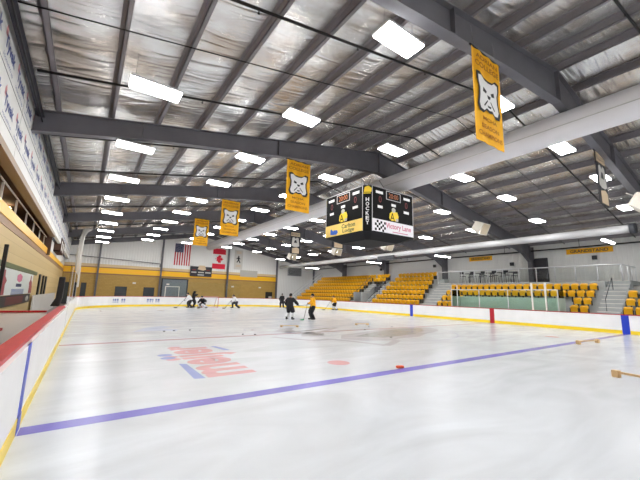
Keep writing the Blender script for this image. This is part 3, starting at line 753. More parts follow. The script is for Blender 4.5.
def hanging_banner(x,y,zt,w,h,label,cloth,ink,group,emb=True,lines=()):
    t=thing('hanging_banner',label,'banner',(x,y-.2,zt),group=group)
    b=MB(); n=14
    vs=[]; 
    for k in range(n+1):
        u=-w/2+w*k/n; o=.012*math.sin(k*1.3)
        vs+=[(u,o,0),(u,o-.012,0),(u,o,-h),(u,o-.012,-h)]
    fs=[]
    for k in range(n):
        a=4*k;c=4*k+4; fs+=[(a,c,c+2,a+2),(a+1,a+3,c+3,c+1),(a,a+1,c+1,c),(a+2,c+2,c+3,a+3)]
    fs+=[(0,2,3,1),(4*n,4*n+1,4*n+3,4*n+2)]
    b.add(vs,fs,0,False); b.build('cloth',M[cloth],t)
    b=MB(); b.tube([(-w/2-.06,0,.0),(w/2+.06,0,.0)],.025,8); b.build('pole',M['black_pipe'],t)
    b=MB()
    for s in (-w*.4,w*.4): b=MB(); b.tube([(s,0,0),(s,.05,max(.3,8.75-zt))],.008,5); b.build('cord',M['wire'],t)
    for sgn,nm in ((-1,'front'),(1,'back')):
        Fm=frame((0,sgn*.03,-h/2),(-sgn,0,0),(0,0,1))
        if emb:
            b=MB(); Mx=Fm@Matrix.Translation((0,h*.03,0)); bulldog(b,Mx,w*.72,.002,0,1); b.build('emblem',[M['white'],M['black']],t)
        for txt,cy,tw,th in lines: b=MB(); b.text(txt,Fm@Matrix.Translation((0,cy*h,0)),w=tw*w,h=th*h,m=0,d=.003,bold=.02); b.build('lettering',M[ink],t)
    return t
GL=(('ADRIAN',.42,.78,.05),('COLLEGE',.335,.86,.06),('MCHA',-.245,.5,.038),('SEASON',-.33,.62,.045),('CHAMPIONS',-.415,.84,.05))
for x,y,zt,l in ((8.38,-1.58,8.08,'gold bulldog banner hanging nearest the viewer at upper right'),(8.38,7.75,8.2,'gold bulldog banner hanging left of the scoreboard'),
                 (8.25,16.7,8.2,'gold bulldog banner, larger of the two far ones above the Canadian flag'),(8.72,25.65,8.5,'gold bulldog banner farthest away, beside the American flag')):
    hanging_banner(x,y,zt,1.32,2.52,l,'gold','gold_print','gold bulldog banners',True,GL)
BLn=(('ADRIAN',.43,.8,.045),('COLLEGE',.36,.8,.045))
def black_banner(x,y,zt,l):
    t=hanging_banner(x,y,zt,1.28,2.45,l,'charcoal','cream','black and cream banners',False,())
    for sgn in (-1,1):
        Fm=frame((0,sgn*.03,-2.45/2),(-sgn,0,0),(0,0,1)); b=MB()
        b.decal([(-.58,.72),(.58,.72),(.58,1.16),(-.58,1.16)],Fm,0,.002)
        b.text('BULLDOGS',Fm@Matrix.Translation((0,.94,0)),w=1.0,h=.2,m=2,d=.004)
        b.decal([(-.5,-.35),(-.4,.55),(-.15,.62),(0,.45),(.15,.62),(.4,.55),(.5,-.35),(.2,-.45),(-.2,-.45)],Fm,1,.002)
        b.decal([(-.2,.0),(.2,.0),(.1,.3),(-.1,.3)],Fm,2,.004)
        b.decal([(-.4,-1.16),(.5,-1.16),(.5,-.62),(.2,-.5),(-.4,-.62)],Fm,0,.002)
        b.build('emblem',[M['cream'],M['banner_grey'],M['charcoal']],t)
black_banner(18.75,-1.2,8.4,'black and cream banner hanging at the right, near the loudspeakers')
black_banner(18.95,25.65,8.6,'black and cream banner hanging beyond the duct, left of the scoreboard')
black_banner(17.9,16.7,8.2,'black and cream banner half hidden below the scoreboard')

# ---------------------------------------------------------------- centre scoreboard
sb=thing('scoreboard','four sided black scoreboard cube hanging over centre ice','scoreboard',(13.35,7.85,0))
HB=1.89; CH=.31; ZB,ZT=4.97,7.34
b=MB()
octo=[(-HB+CH,-HB),(HB-CH,-HB),(HB,-HB+CH),(HB,HB-CH),(HB-CH,HB),(-HB+CH,HB),(-HB,HB-CH),(-HB,-HB+CH)]
b.prism([(x*.985,y*.985) for x,y in octo],ZB,ZT,axis=2); b.build('cabinet',M['sb_black'],sb)
b=MB()
k=.62
b.add([(x,y,ZB) for x,y in octo]+[(x*k,y*k,ZB-.30) for x,y in octo],[(i,(i+1)%8,8+(i+1)%8,8+i) for i in range(8)]+[tuple(range(8,16))]); b.build('bottom_tray',M['sb_black'],sb)
b=MB()
for s in ((-1.2,-1.2),(.45,-1.2),(-1.2,1.2),(.45,1.2)): b=MB(); b.tube([(s[0],s[1],ZT-.05),(s[0]*.9,s[1]*.1,8.9)],.02,6); b.build('cable',M['wire'],sb)
for q in range(4):
    a=q*math.pi/2; rt=V((math.cos(a),math.sin(a),0)); nn=V((math.sin(a),-math.cos(a),0)); hw=HB-CH
    Fm=frame(nn*(HB+.003)+V((0,0,ZB)),rt,(0,0,1)); Hh=ZT-ZB
    fr=MB()
    for p0,p1 in (((-hw,0),(-hw+.05,Hh)),((hw-.05,0),(hw,Hh)),((-hw,Hh-.04),(hw,Hh))):
        fr.decal([(p0[0],p0[1]),(p1[0],p0[1]),(p1[0],p1[1]),(p0[0],p1[1])],Fm,0,.006)
    fr.build('panel_frame',M['sb_grey'],sb)
    for x,z,w_ in ((-1.05,2.08,.52),(1.05,2.08,.52),(-1.0,1.32,.36),(1.0,1.32,.42),(0,1.56,.34)):
        L=MB(); L.decal([(x-w_/2,z-.07),(x+w_/2,z-.07),(x+w_/2,z+.07),(x-w_/2,z+.07)],Fm,0,.01); L.build('caption_plate',M['white'],sb)
    C=MB(); C.decal([(-.56,1.80),(.56,1.80),(.56,2.28),(-.56,2.28)],Fm,0,.008); C.decal([(-.51,1.84),(.51,1.84),(.51,2.24),(-.51,2.24)],Fm,1,.010)
    C.text('20:00',Fm@Matrix.Translation((0,2.04,0)),w=.72,h=.26,m=2,d=.013); C.build('clock',[M['sb_grey'],M['sb_black'],M['sb_amber']],sb)
    for x in (-1.0,1.0): D=MB(); D.text('0',Fm@Matrix.Translation((x,1.72,0)),w=.2,h=.34,m=0,d=.01); D.build('score_digit',M['sb_red'],sb)
    E_=MB()
    E_.decal([(-.24,.72),(.3,.72),(.38,1.0),(.28,1.22),(-.1,1.24),(-.3,1.08),(-.34,.84)],Fm,0,.008)
    E_.decal([(.0+.15*math.cos(t),1.3+.13*math.sin(t)) for t in [2*math.pi*i/14 for i in range(14)]],Fm,1,.009)
    E_.decal([(.14,.72),(.34,.72),(.36,.86),(.16,.88)],Fm,1,.011)
    E_.text('A',Fm@Matrix.Translation((-.1,.92,0)),w=.34,h=.42,m=2,d=.013)
    E_.build('team_emblem',[M['kick'],M['grey_panel'],M['sb_black']],sb)
    A=MB(); hl=.66
    ad=[(-hw+.02,.02),(hw-.02,.02),(hw-.02,hl),(-hw+.02,hl)]
    if q%2==1:
        A.decal(ad,Fm,0,.008)
        A.text('Carlton',Fm@Matrix.Translation((.45,.46,0)),w=1.1,h=.24,m=1,d=.011,bold=.025); A.text('Lodge',Fm@Matrix.Translation((.45,.18,0)),w=.95,h=.26,m=1,d=.011,bold=.025)
        A.decal([(-1.1,.12),(-.55,.08),(-.42,.2),(-.5,.33),(-.8,.36),(-.85,.3),(-1.0,.44),(-1.1,.4)],Fm,2,.011)
        A.build('advert_panel',[M['ad_yellow'],M['ad_green'],M['ad_deep_blue']],sb)
    else:
        A.decal(ad,Fm,0,.008)
        A.text('Victory Lane',Fm@Matrix.Translation((.38,.38,0)),w=1.95,h=.36,m=1,d=.011,bold=.025)
        A.decal([(-.1,.1),(1.1,.1),(1.1,.14),(-.1,.14)],Fm,2,.011)
        for i in range(6):
            for j in range(4):
                if (i+j)%2==0:
                    x=-1.38+.13*i; z=.06+.13*j+.03*math.sin(i*1.1); A.decal([(x,z),(x+.13,z),(x+.13,z+.13),(x,z+.13)],Fm,3,.011)
        A.build('advert_panel',[M['ad_white'],M['ad_pink'],M['ad_pink'],M['sb_black']],sb)
    # corner pillar with lettering
    a2=a-math.pi/4; nn2=V((math.sin(a2),-math.cos(a2),0)); rt2=V((math.cos(a2),math.sin(a2),0))
    cd=(HB-CH/2)*math.sqrt(2)
    Pm=frame(nn2*(cd+.0)+V((0,0,ZB)),rt2,(0,0,1)); Q=MB()
    for i,ch in enumerate('HOCKEY'): Q.text(ch,Pm@Matrix.Translation((0,1.62-.24*i,0)),w=.17,h=.19,m=0,d=.004,bold=.025)
    Q.build('pillar_lettering',M['white'],sb)
    Q=MB(); Q.decal([(-.18,2.0),(.2,2.0),(.22,2.2),(.05,2.34),(-.14,2.26)],Pm,0,.004); Q.decal([(-.2,1.92),(.16,1.92),(.16,1.97),(-.2,1.97)],Pm,0,.004); Q.build('pillar_emblem',M['kick'],sb)

# ---------------------------------------------------------------- loudspeakers on the frames
def speaker(loc,label,tilt):
    t=thing('loudspeaker',label,'loudspeaker',loc,group='white loudspeakers'); t.scale=(.8,.8,.8)
    for s in (-1,1):
        A=Matrix.Translation((s*.52,0,0))@Matrix.Rotation(-s*.55,4,'Z')@Matrix.Rotation(tilt,4,'X')@Matrix.Rotation(s*.18,4,'Y')
        b=MB(); vs=[A@V(p) for p in ((-.36,-.42,-.55),(.36,-.42,-.55),(.2,.32,-.45),(-.2,.32,-.45),(-.36,-.42,.55),(.36,-.42,.55),(.2,.32,.45),(-.2,.32,.45))]
        b.add(vs,[(0,3,2,1),(4,5,6,7),(0,1,5,4),(1,2,6,5),(2,3,7,6),(3,0,4,7)]); c=b.build('cabinet',M['speaker'],t,bevel=.03)
        b=MB(); b.quad([A@V(p) for p in ((-.3,-.428,-.48),(.3,-.428,-.48),(.3,-.428,.48),(-.3,-.428,.48))]); b.build('grille',M['grille'],c)
    b=MB(); b.tube([(-.4,.1,.2),(0,.2,.5),(.4,.1,.2)],.04,6); b.tube([(0,.2,.45),(0,.62,.75)],.04,6); b.build('bracket',M['white_metal'],t)
    return t
speaker((22.75,-1.85,6.75),'pair of white loudspeakers at the far right edge',.5)
speaker((23.9,7.1,7.0),'pair of white loudspeakers right of the scoreboard',.5)
speaker((23.5,16.05,6.6),'pair of white loudspeakers just under the right of the scoreboard',.5)
speaker((24.4,25.0,6.95),'pair of white loudspeakers behind the half hidden black banner',.5)
speaker((23.6,34.05,7.0),'pair of white loudspeakers farthest away, near the end wall',.5)

# ---------------------------------------------------------------- grandstand
TP=.74
def rowx(r): return 27.2+TP*r
def rowz(r): return .66+.51*r
def terrace(label,y0,y1,nr,back_z=None,r0=0):
    t=thing('seating_terrace',label,'seating terrace',(0,0,0),group='seating terraces'); 
    b=MB(); X0=26.82
    for r in range(r0,nr): b.box((X0+TP*r,y0,0 if r==r0 else rowz(r-1)-.02),(X0+TP*(r+1),y1,rowz(r)))
    b.build('tread',M['terrace'],t)
    if back_z:
        p=MB(); p.box((X0+TP*nr,y0,back_z-.3),(33.15,y1,back_z)); p.box((X0+TP*nr,y0,0),(X0+TP*nr+.1,y1,back_z-.3)); p.build('platform',M['terrace'],t)
    return t
def steps(label,y0,y1,ztop,x1):
    t=thing('aisle_stairs',label,'stairs',(0,0,0),group='aisle stairs'); b=MB(); x=26.7; z=.4
    while z<ztop-.01:
        z+=.26; b.box((x,y0+.01,0 if z<.7 else z-.5),(x+.47,y1-.01,z)); n=MB(); n.box((x-.005,y0+.02,z-.03),(x+.05,y1-.02,z+.006)); n.build('nosing',M['white_metal'],t); x+=TP*.26/.51
    b.box((x,y0+.01,z-.3),(x1,y1-.01,z)); b.build('step',M['terrace'],t)
    return t
terrace('concrete seating terrace at the far right edge',-6,.48,3,2.6)
steps('grey stairs between the right edge seats and the penalty box section',.48,1.68,3.2,33.1)
terrace('concrete seating terrace behind the penalty boxes',3.02,11.18,4,3.2,r0=2)
terrace('short concrete terrace right of the penalty boxes',1.70,3.0,4,3.2)
terrace('short concrete terrace left of the penalty boxes',11.2,13.6,4,3.2)
steps('grey stairs left of the penalty box section',13.6,15.2,3.2,33.1)
terrace('concrete seating terrace between the two middle stairs',15.2,22.0,7)
steps('grey stairs beside the dark passage in the grandstand',22.0,23.1,3.2,30.6)
steps('grey stairs on the far side of the dark passage',24.5,25.5,3.2,30.6)
terrace('concrete seating terrace of the far grandstand section',25.5,38.3,7)
steps('grey stairs at the far end of the grandstand',38.3,39.8,4.2,33.1)
# passage between the two stairs
vo=thing('passage','dark passage opening under the grandstand seats','passage',(0,0,0))
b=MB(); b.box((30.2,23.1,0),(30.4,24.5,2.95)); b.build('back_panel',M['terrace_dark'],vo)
b=MB(); b.box((26.7,23.1,0),(30.2,23.2,2.2)); b.box((26.7,24.4,0),(30.2,24.5,2.2)); b.build('side_wall',M['terrace'],vo)
b=MB(); b.box((30.62,22.02,3.22),(31.36,25.48,rowz(5))); b.box((31.34,22.02,3.22),(32.1,25.48,rowz(6))); tag(b.build('seating_terrace',M['terrace']),'concrete ledge over the dark passage','seating terrace')

def seat_proto(simple):
    if simple:
        b=MB(); seatgeo(b,0); b.box((.02,-.2,-.82),(.10,.2,-.42),1)
        return b.build('stadium_seat',[M['seat'],M['seat_dark']])
    t=bpy.data.objects.new('stadium_seat',None); COL.objects.link(t)
    b=MB(); seatback(b); b.build('backrest',M['seat'],t)
    b=MB(); seatpan(b); b.build('seat_pan',M['seat'],t)
    b=MB(); b.box((.0,-.03,-.82),(.08,.03,-.45)); b.build('leg',M['seat_dark'],t)
    for s_ in (-1,1): b=MB(); b.box((-.12,s_*.235,-.5),(.1,s_*.215,-.2)); b.build('armrest',M['seat_dark'],t)
    return t
def seatback(b):
    # shell curved side to side and reclined, rounded upper corners
    n=6; m=5; vs=[];fs=[]
    for side in (0,1):
        for j in range(m+1):
            v=j/m; z=-.42+.42*v; hw=.215 if j<m else .185
            for i in range(n+1):
                u=-1+2*i/n; vs.append((.02+.09*v-.045*(u*u)+side*.03,u*hw,z-.015*u*u*(j==m)))
    K=(n+1)*(m+1)
    for j in range(m):
        for i in range(n):
            a=j*(n+1)+i; fs.append((a,a+1,a+n+2,a+n+1)); fs.append((K+a,K+a+n+1,K+a+n+2,K+a+1))
    for i in range(n):
        a=i; fs.append((a,K+a,K+a+1,a+1)); a=m*(n+1)+i; fs.append((a,a+1,K+a+1,K+a))
    for j in range(m):
        a=j*(n+1); fs.append((a,a+n+1,K+a+n+1,K+a)); a+=n; fs.append((a,K+a,K+a+n+1,a+n+1))
    b.add(vs,fs,0,True)
def seatpan(b):
    b.add([(-.05,-.205,-.44),(-.05,.205,-.44),(-.16,.19,-.10),(-.16,-.19,-.10),(-.01,-.205,-.44),(-.01,.205,-.44),(-.115,.19,-.08),(-.115,-.19,-.08)],
          [(0,1,2,3),(4,7,6,5),(0,4,5,1),(1,5,6,2),(2,6,7,3),(3,7,4,0)])
def seatgeo(b,m): seatback(b); seatpan(b)
SP=None; SS=None
PIT=.54
def seat_row(sec,r,y0,y1,simple,aisle,skip=None,pit=PIT):
    """seats counted from the y0 (nearer) end"""
    global SP,SS
    n=int((y1-y0)/pit); out=[]
    off=((y1-y0)-n*pit)/2
    grp='yellow seats in the %s'%sec
    c=0
    for i in range(n):
        y=y0+off+pit*(i+.5)
        if skip and skip(y): continue
        c+=1
        lab='yellow stadium seat, %s row up from the ice, %s seat from the right in the %s'%(ordn(r+1),ordn(c),sec)
        if len(lab.split())>16: lab='yellow seat, row %s up, %s from the right, %s'%(ordn(r+1),ordn(c),sec)
        loc=(rowx(r),y,rowz(r)+.86)
        if simple:
            if SS is None: SS=seat_proto(True); o=SS
            else: o=SS.copy(); COL.objects.link(o)
            o.location=loc; o['label']=lab; o['category']='seat'; o['group']=grp; LABELS.setdefault(lab,[]).append(o.name)
        else:
            if SP is None: SP=seat_proto(False); SP.location=loc; tag(SP,lab,'seat',grp)
            else: dup(SP,loc,label=lab,group=grp)
        out.append(loc)
    return out
for r in range(3): seat_row('right edge section',r,-1.9,.45-.0*r,False,'')
for r in range(4):
    seat_row('penalty box section',r,1.72,13.55,False,'',skip=(lambda y:2.95<y<11.4) if r<2 else None)
for r in range(7): seat_row('middle section',r,15.25+.17*r,21.95,True,'')
for r in (5,6): seat_row('block over the passage',r,23.2,25.45,True,'')
far=[]
for r in range(6): far.append(r)
for r in range(4): seat_row('far section',r,25.6,38.2,True,'')
# the rest of the far section, highest rows: farthest and smallest in view
rest=MB()
for r in (4,5,6):
    n=int((38.2-25.6)/PIT)
    for i in range(n):
        q=MB(); seatgeo(q,0); q.box((.02,-.2,-.82),(.10,.2,-.42),1)
        lx,ly,lz=rowx(r),25.6+.1+PIT*(i+.5),rowz(r)+.86
        rest.v+=[] ; o=len(rest.v); rest.v+=[(x+lx,y+ly,z+lz) for x,y,z in q.v]
        rest.f+=[[k+o for k in f] for f in q.f]; rest.m+=q.m; rest.sm+=q.sm
tag(rest.build('stadium_seats',[M['seat'],M['seat_dark']]),'highest rows of yellow seats in the far grandstand section','seats',None,'stuff')

# railing on the platform above the penalty box seats
rl=thing('platform_railing','grey metal railing along the platform above the seats','railing',(29.86,0,3.2))
b=MB(); b.tube([(0,.75,1.12),(0,15.1,1.12)],.045,8); b.build('top_rail',M['rail'],rl)
for i in range(12):
    y=.75+14.3*i/11; b=MB(); b.tube([(0,y,0),(0,y,1.12)],.04,8); b.build('post',M['rail'],rl)
b=MB()
for i in range(11): y=.75+14.3*i/11; b.box((-.006,y+.06,.10),(.006,y+1.26,1.02))
b.build('mesh_panel',M['glass'],rl)
r2=thing('platform_railing','short grey railing across the top of the right hand stairs','railing',(29.9,.68,3.2))
b=MB(); b.tube([(0,0,1.12),(3.1,0,1.12)],.03,8); b.build('top_rail',M['rail'],r2)
for x in (1.0,2.0,3.08): b=MB(); b.tube([(x,0,0),(x,0,1.12)],.028,8); b.build('post',M['rail'],r2)
for (ya,l) in ((22.05,'sloping handrail on the near side of the dark passage'),(25.4,'sloping handrail on the far side of the dark passage'),(38.4,'sloping handrail of the far end stairs'),(39.7,'sloping handrail at the end wall side of the far stairs')):
    h=thing('handrail',l,'handrail',(0,ya,0)); b=MB(); z1=4.25 if ya<30 else 5.25; x1=30.4 if ya<30 else 32.0
    b.tube([(26.8,0,1.45),(x1,0,z1)],.035,8); b.tube([(26.8,0,1.0),(x1,0,z1-.45)],.022,6); b.build('rail',M['rail'] if ya>30 else M['dark'],h)
    for k in range(5):
        x=26.8+(x1-26.8)*k/4; z=1.45+(z1-1.45)*k/4; p=MB(); p.tube([(x,0,z-1.0),(x,0,z)],.028,6); p.build('post',M['rail'] if ya>30 else M['dark'],h)
for y,l in ((1.2,'thin handrail in the middle of the right hand stairs'),):
    h=thing('handrail',l,'handrail',(0,y,0)); b=MB(); b.tube([(27.6,0,1.2),(27.6,0,1.95),(29.4,0,3.4),(29.4,0,2.6)],.02,6); b.build('rail',M['dark'],h)
# penalty boxes with glass
pbx=thing('penalty_box','penalty box with pale green panels and glass in front of the seats','penalty box',(0,0,0))
b=MB(); b.box((27.3,3.3,0),(27.36,11.1,1.95)); b.box((26.12,3.3,0),(27.3,3.36,1.95)); b.box((26.12,11.04,0),(27.3,11.1,1.95)); b.build('back_panel',M['pale_green'],pbx)
b=MB(); b.box((26.9,3.45,.42),(27.25,10.9,.48)); b.build('bench',M['wood'],pbx)
for y in (4.85,4.0):
    b=MB(); b.box((26.1,y-.05,1.1),(26.2,y+.05,2.95)); b.build('tall_post',M['white_metal'],pbx)
for y in (3.3,6.5,8.7,10.6,11.15):
    b=MB(); b.box((26.13,y-.025,1.1),(26.18,y+.025,2.5 if y<10 else 2.85)); b.build('post',M['rail'],pbx)
b=MB(); b.box((26.13,3.3,2.46),(26.17,11.1,2.52)); b.build('top_rail',M['rail'],pbx)
b=MB()
for y0,y1 in ((3.35,3.95),(4.05,4.8),(4.9,6.45),(6.55,8.65),(8.75,10.55),(10.65,11.1)): b.box((26.145,y0,1.1),(26.157,y1,2.46))
b.build('glass',M['glass_green'],pbx)
for x,y in ((26.6,3.33),(26.6,11.07)): b=MB(); b.box((26.2,y-.006,1.95),(27.3,y+.006,2.5)); b.build('side_glass',M['glass_green'],pbx)
# signs on the right wall
for y0,y1,l in ((2.0,5.1,'yellow GRANDSTAND sign on the right wall, nearer one'),(11.5,13.95,'yellow GRANDSTAND sign on the right wall, farther one')):
    s=thing('wall_sign',l,'sign',(XR-.03,(y0+y1)/2,5.92),group='grandstand signs')
    b=MB(); b.box((-.04,-(y1-y0)/2,-.22),(0,(y1-y0)/2,.22)); b.build('board',M['gold'],s)
    b=MB(); b.text('GRANDSTAND',frame((-.045,0,0),(0,-1,0),(0,0,1)),w=(y1-y0)*.82,h=.26,bold=.03); b.build('lettering',M['charcoal'],s)
# door and small gear on the right wall
dr=thing('wall_door','dark door in the right wall above the penalty box seats','door',(XR-.02,7.15,3.2))
b=MB(); b.box((-.1,-.6,0),(0,.6,2.35)); b.build('door_frame',M['dark'],dr)
b=MB(); b.box((-.13,-.5,0),(-.1,.5,2.25)); lfp=b.build('door_leaf',M['charcoal'],dr); b=MB(); b.box((-.18,.3,1.0),(-.13,.42,1.06)); b.build('handle',M['rail'],lfp)
for i,(y,z) in enumerate(((9.6,5.0),(3.2,5.15),(18.3,5.3),(27,5.3))):
    b=MB(); b.box((XR-.2,y-.15,z),(XR,y+.15,z+.32)); tag(b.build('wall_speaker',M['charcoal']),'small black speaker box on the right wall, %s from the near end'%ordn((2,1,3,4)[i]),'loudspeaker','small wall speakers')
# high tables and stools on the platform
def table():
    t=thing('high_table',None,'table',(0,0,0),group='high tables on the platform')
    b=MB(); b.tube([(0,0,1.0),(0,0,1.04)],.4,16); b.build('table_top',M['charcoal'],t)
    b=MB(); b.tube([(0,0,.03),(0,0,1.0)],.035,8); b.build('pedestal',M['charcoal'],t)
    b=MB(); b.tube([(0,0,0),(0,0,.03)],.26,14); b.build('base',M['charcoal'],t)
    return t
def stool():
    t=thing('bar_stool',None,'stool',(0,0,0),group='bar stools on the platform')
    b=MB(); b.box((-.2,-.2,.72),(.2,.2,.77)); b.build('seat',M['charcoal'],t,bevel=.01)
    b=MB(); b.box((.17,-.2,.95),(.2,.2,1.15)); b.build('backrest',M['charcoal'],t)
    for sx in (-1,1):
        for sy in (-1,1):
            b=MB(); b.tube([(sx*.22,sy*.22,0),(sx*.17,sy*.17,.72 if sx<0 else .97)],.018,6); b.build('leg',M['dark'],t)
    return t
T0=S0=None
for i,y in enumerate((8.6,9.65,10.7,11.75,12.85)):
    lab='dark high table on the platform, %s from the dark door'%ordn(i+1)
    if T0 is None: T0=table(); T0.location=(31.9,y,3.2); tag(T0,lab,'table')
    else: dup(T0,(31.9,y,3.2),label=lab)
    for j,dx in enumerate((-.7,.7)):
        lab='dark bar stool on the %s side of the %s high table from the door'%('ice' if j==0 else 'wall',ordn(i+1))
        loc=(31.9+dx,y+.25,3.2)
        if S0 is None: S0=stool(); S0.location=loc; S0.rotation_euler=(0,0,math.pi); tag(S0,lab,'stool')
        else: dup(S0,loc,rz=math.pi if j==0 else 0,label=lab)

# ---------------------------------------------------------------- goal, pucks, training gear
go=thing('hockey_goal','red framed hockey goal with white net at the far end','goal',(12.4,33.0,0))
b=MB()
for s in (-1,1): b.tube([(s*.915,0,0),(s*.915,0,1.22)],.035,8); b.tube([(s*.915,0,1.22),(s*.85,.45,1.15),(s*.8,1.0,.05)],.025,6); b.tube([(s*.915,0,.03),(s*.8,1.0,.03)],.025,6)
b.tube([(-.95,0,1.22),(.95,0,1.22)],.035,8); b.tube([(-.8,1.0,.03),(.8,1.0,.03)],.025,6); b.build('goal_frame',M['goal_red'],go)
b=MB()
for i in range(17):
    x=-.88+1.76*i/16; b.tube([(x,.02,1.2),(x*.94,.45,1.13),(x*.9,1.0,.05)],.007,4,caps=False)
for j in range(12):
    t=j/11; y=.02+.43*min(1,t*2)+(max(0,t-.5)*2)*.55; z=1.2-.07*min(1,t*2)-max(0,t-.5)*2*1.08
    b.tube([(-.88,y,z),(.88,y,z)],.007,4,caps=False)
for s in (-1,1):
    for j in range(6): z=.1+.18*j; b.tube([(s*.9,.02,z),(s*.82,.95-.5*z,z)],.007,4,caps=False)
b.build('net',M['netting'],go)
P0=None
for i,(x,y) in enumerate(((3.53,10.39),(3.95,10.44),(4.64,10.47),(6.24,8.09),(6.68,7.83),(11.66,4.65),(12.74,7.47),(15.5,8.14),(14.1,8.6))):
    lab=['black puck at left, first of three in a row beyond the red line','black puck, middle of three in a row beyond the red line','black puck, rightmost of three in a row beyond the red line',
     'black puck, left one of the pair near the red line','black puck, right one of the pair near the red line','black puck lying on the grey centre crest','black puck beyond the left tip of the grey crest',
     'black puck at the far right edge of the grey crest','black puck just beyond the grey crest'][i]
    if P0 is None: b=MB(); b.tube([(0,0,.0035),(0,0,.0295)],.042,18); P0=b.build('puck',M['rubber']); tag(P0,lab,'puck','pucks'); P0.location=(x,y,0)
    else: o=P0.copy(); COL.objects.link(o); o.location=(x,y,0); o['label']=lab; LABELS.setdefault(lab,[]).append(o.name)
def passer(x,y,rz,L,label):
    t=thing('wooden_hurdle',label,'training hurdle',(x,y,.0025),rz,group='wooden training hurdles')
    for s in (-1,1):
        b=MB(); k=.6 if L<1.2 else 1; b.box((s*L/2-.07,-.07*k,0),(s*L/2+.07,.07*k,.16*k)); b.build('end_block',M['wood'],t,bevel=.008)
    b=MB(); b.box((-L/2,-.025,.09*k),(L/2,.025,.14*k)); b.build('bar',M['wood'],t)
passer(18.3,-.42,-.15,1.5,'wooden hurdle lying on the blue line near the right boards')
passer(10.93,-3.97,math.radians(79),1.9,'wooden hurdle at the right edge, nearest the viewer')
passer(9.74,10.2,-.45,.85,'wooden hurdle on the ice in front of the black jersey player')
passer(14.62,9.77,-.3,.75,'wooden hurdle beyond the grey crest, right of the players')
b=MB(); b.box((-.10,-.05,.003),(.10,.05,.06)); ob=b.build('foam_block',M['orange'],bevel=.02); ob.location=(7.17,.2,0); ob.rotation_euler=(0,0,-.3)
tag(ob,'small orange block on the ice just beyond the blue line','block')

# ---------------------------------------------------------------- people
def skin_geo(verts,edges,radii,root=0,sub=1):
    me=bpy.data.meshes.new('s'); me.from_pydata([tuple(v) for v in verts],edges,[])
    o=bpy.data.objects.new('s',me); COL.objects.link(o)
    o.modifiers.new('Skin','SKIN'); sv=me.skin_vertices[0].data
    for i,r in enumerate(radii): sv[i].radius=(r,r) if not isinstance(r,tuple) else r; sv[i].use_root=(i==root)
    s=o.modifiers.new('Sub','SUBSURF'); s.levels=sub
    dg=bpy.context.evaluated_depsgraph_get(); dg.update(); ev=bpy.data.meshes.new_from_object(o.evaluated_get(dg))
    r=([tuple(v.co) for v in ev.vertices],[tuple(p.vertices) for p in ev.polygons])
    bpy.data.objects.remove(o); bpy.data.meshes.remove(me); bpy.data.meshes.remove(ev)
    return r
def ik(a,c,l1,l2,hint):
    a,c=V(a),V(c); d=c-a; L=min(d.length,(l1+l2)*.995); dn=d.normalized(); c=a+dn*L
    x=(l1*l1-l2*l2+L*L)/(2*L); h=math.sqrt(max(0,l1*l1-x*x)); hh=V(hint); hh=(hh-dn*hh.dot(dn)).normalized()
    return a+dn*x+hh*h, c
def hand(wrist,fwd,palm,side):
    """glove or hand: palm, four bent fingers, thumb; one skinned surface"""
    f=V(fwd).normalized(); n=V(palm); n=(n-f*n.dot(f)).normalized(); s=f.cross(n)*side
    vs=[V(wrist),V(wrist)+f*.055]; es=[(0,1)]; rd=[.034,.04]
    for k,(o,l) in enumerate(((.036,.062),(.012,.070),(-.012,.066),(-.034,.052))):
        a=V(wrist)+f*.095+s*o; b=a+f*l*.45+n*.012; c=b+f*l*.1+n*l*.5; i=len(vs); vs+=[a,b,c]; es+=[(1,i),(i,i+1),(i+1,i+2)]; rd+=[.016,.0125,.011]
    i=len(vs); vs+=[V(wrist)+f*.045+s*.05+n*.01,V(wrist)+f*.075+s*.055+n*.045]; es+=[(1,i),(i,i+1)]; rd+=[.016,.013]
    return skin_geo(vs,es,rd,0,1)
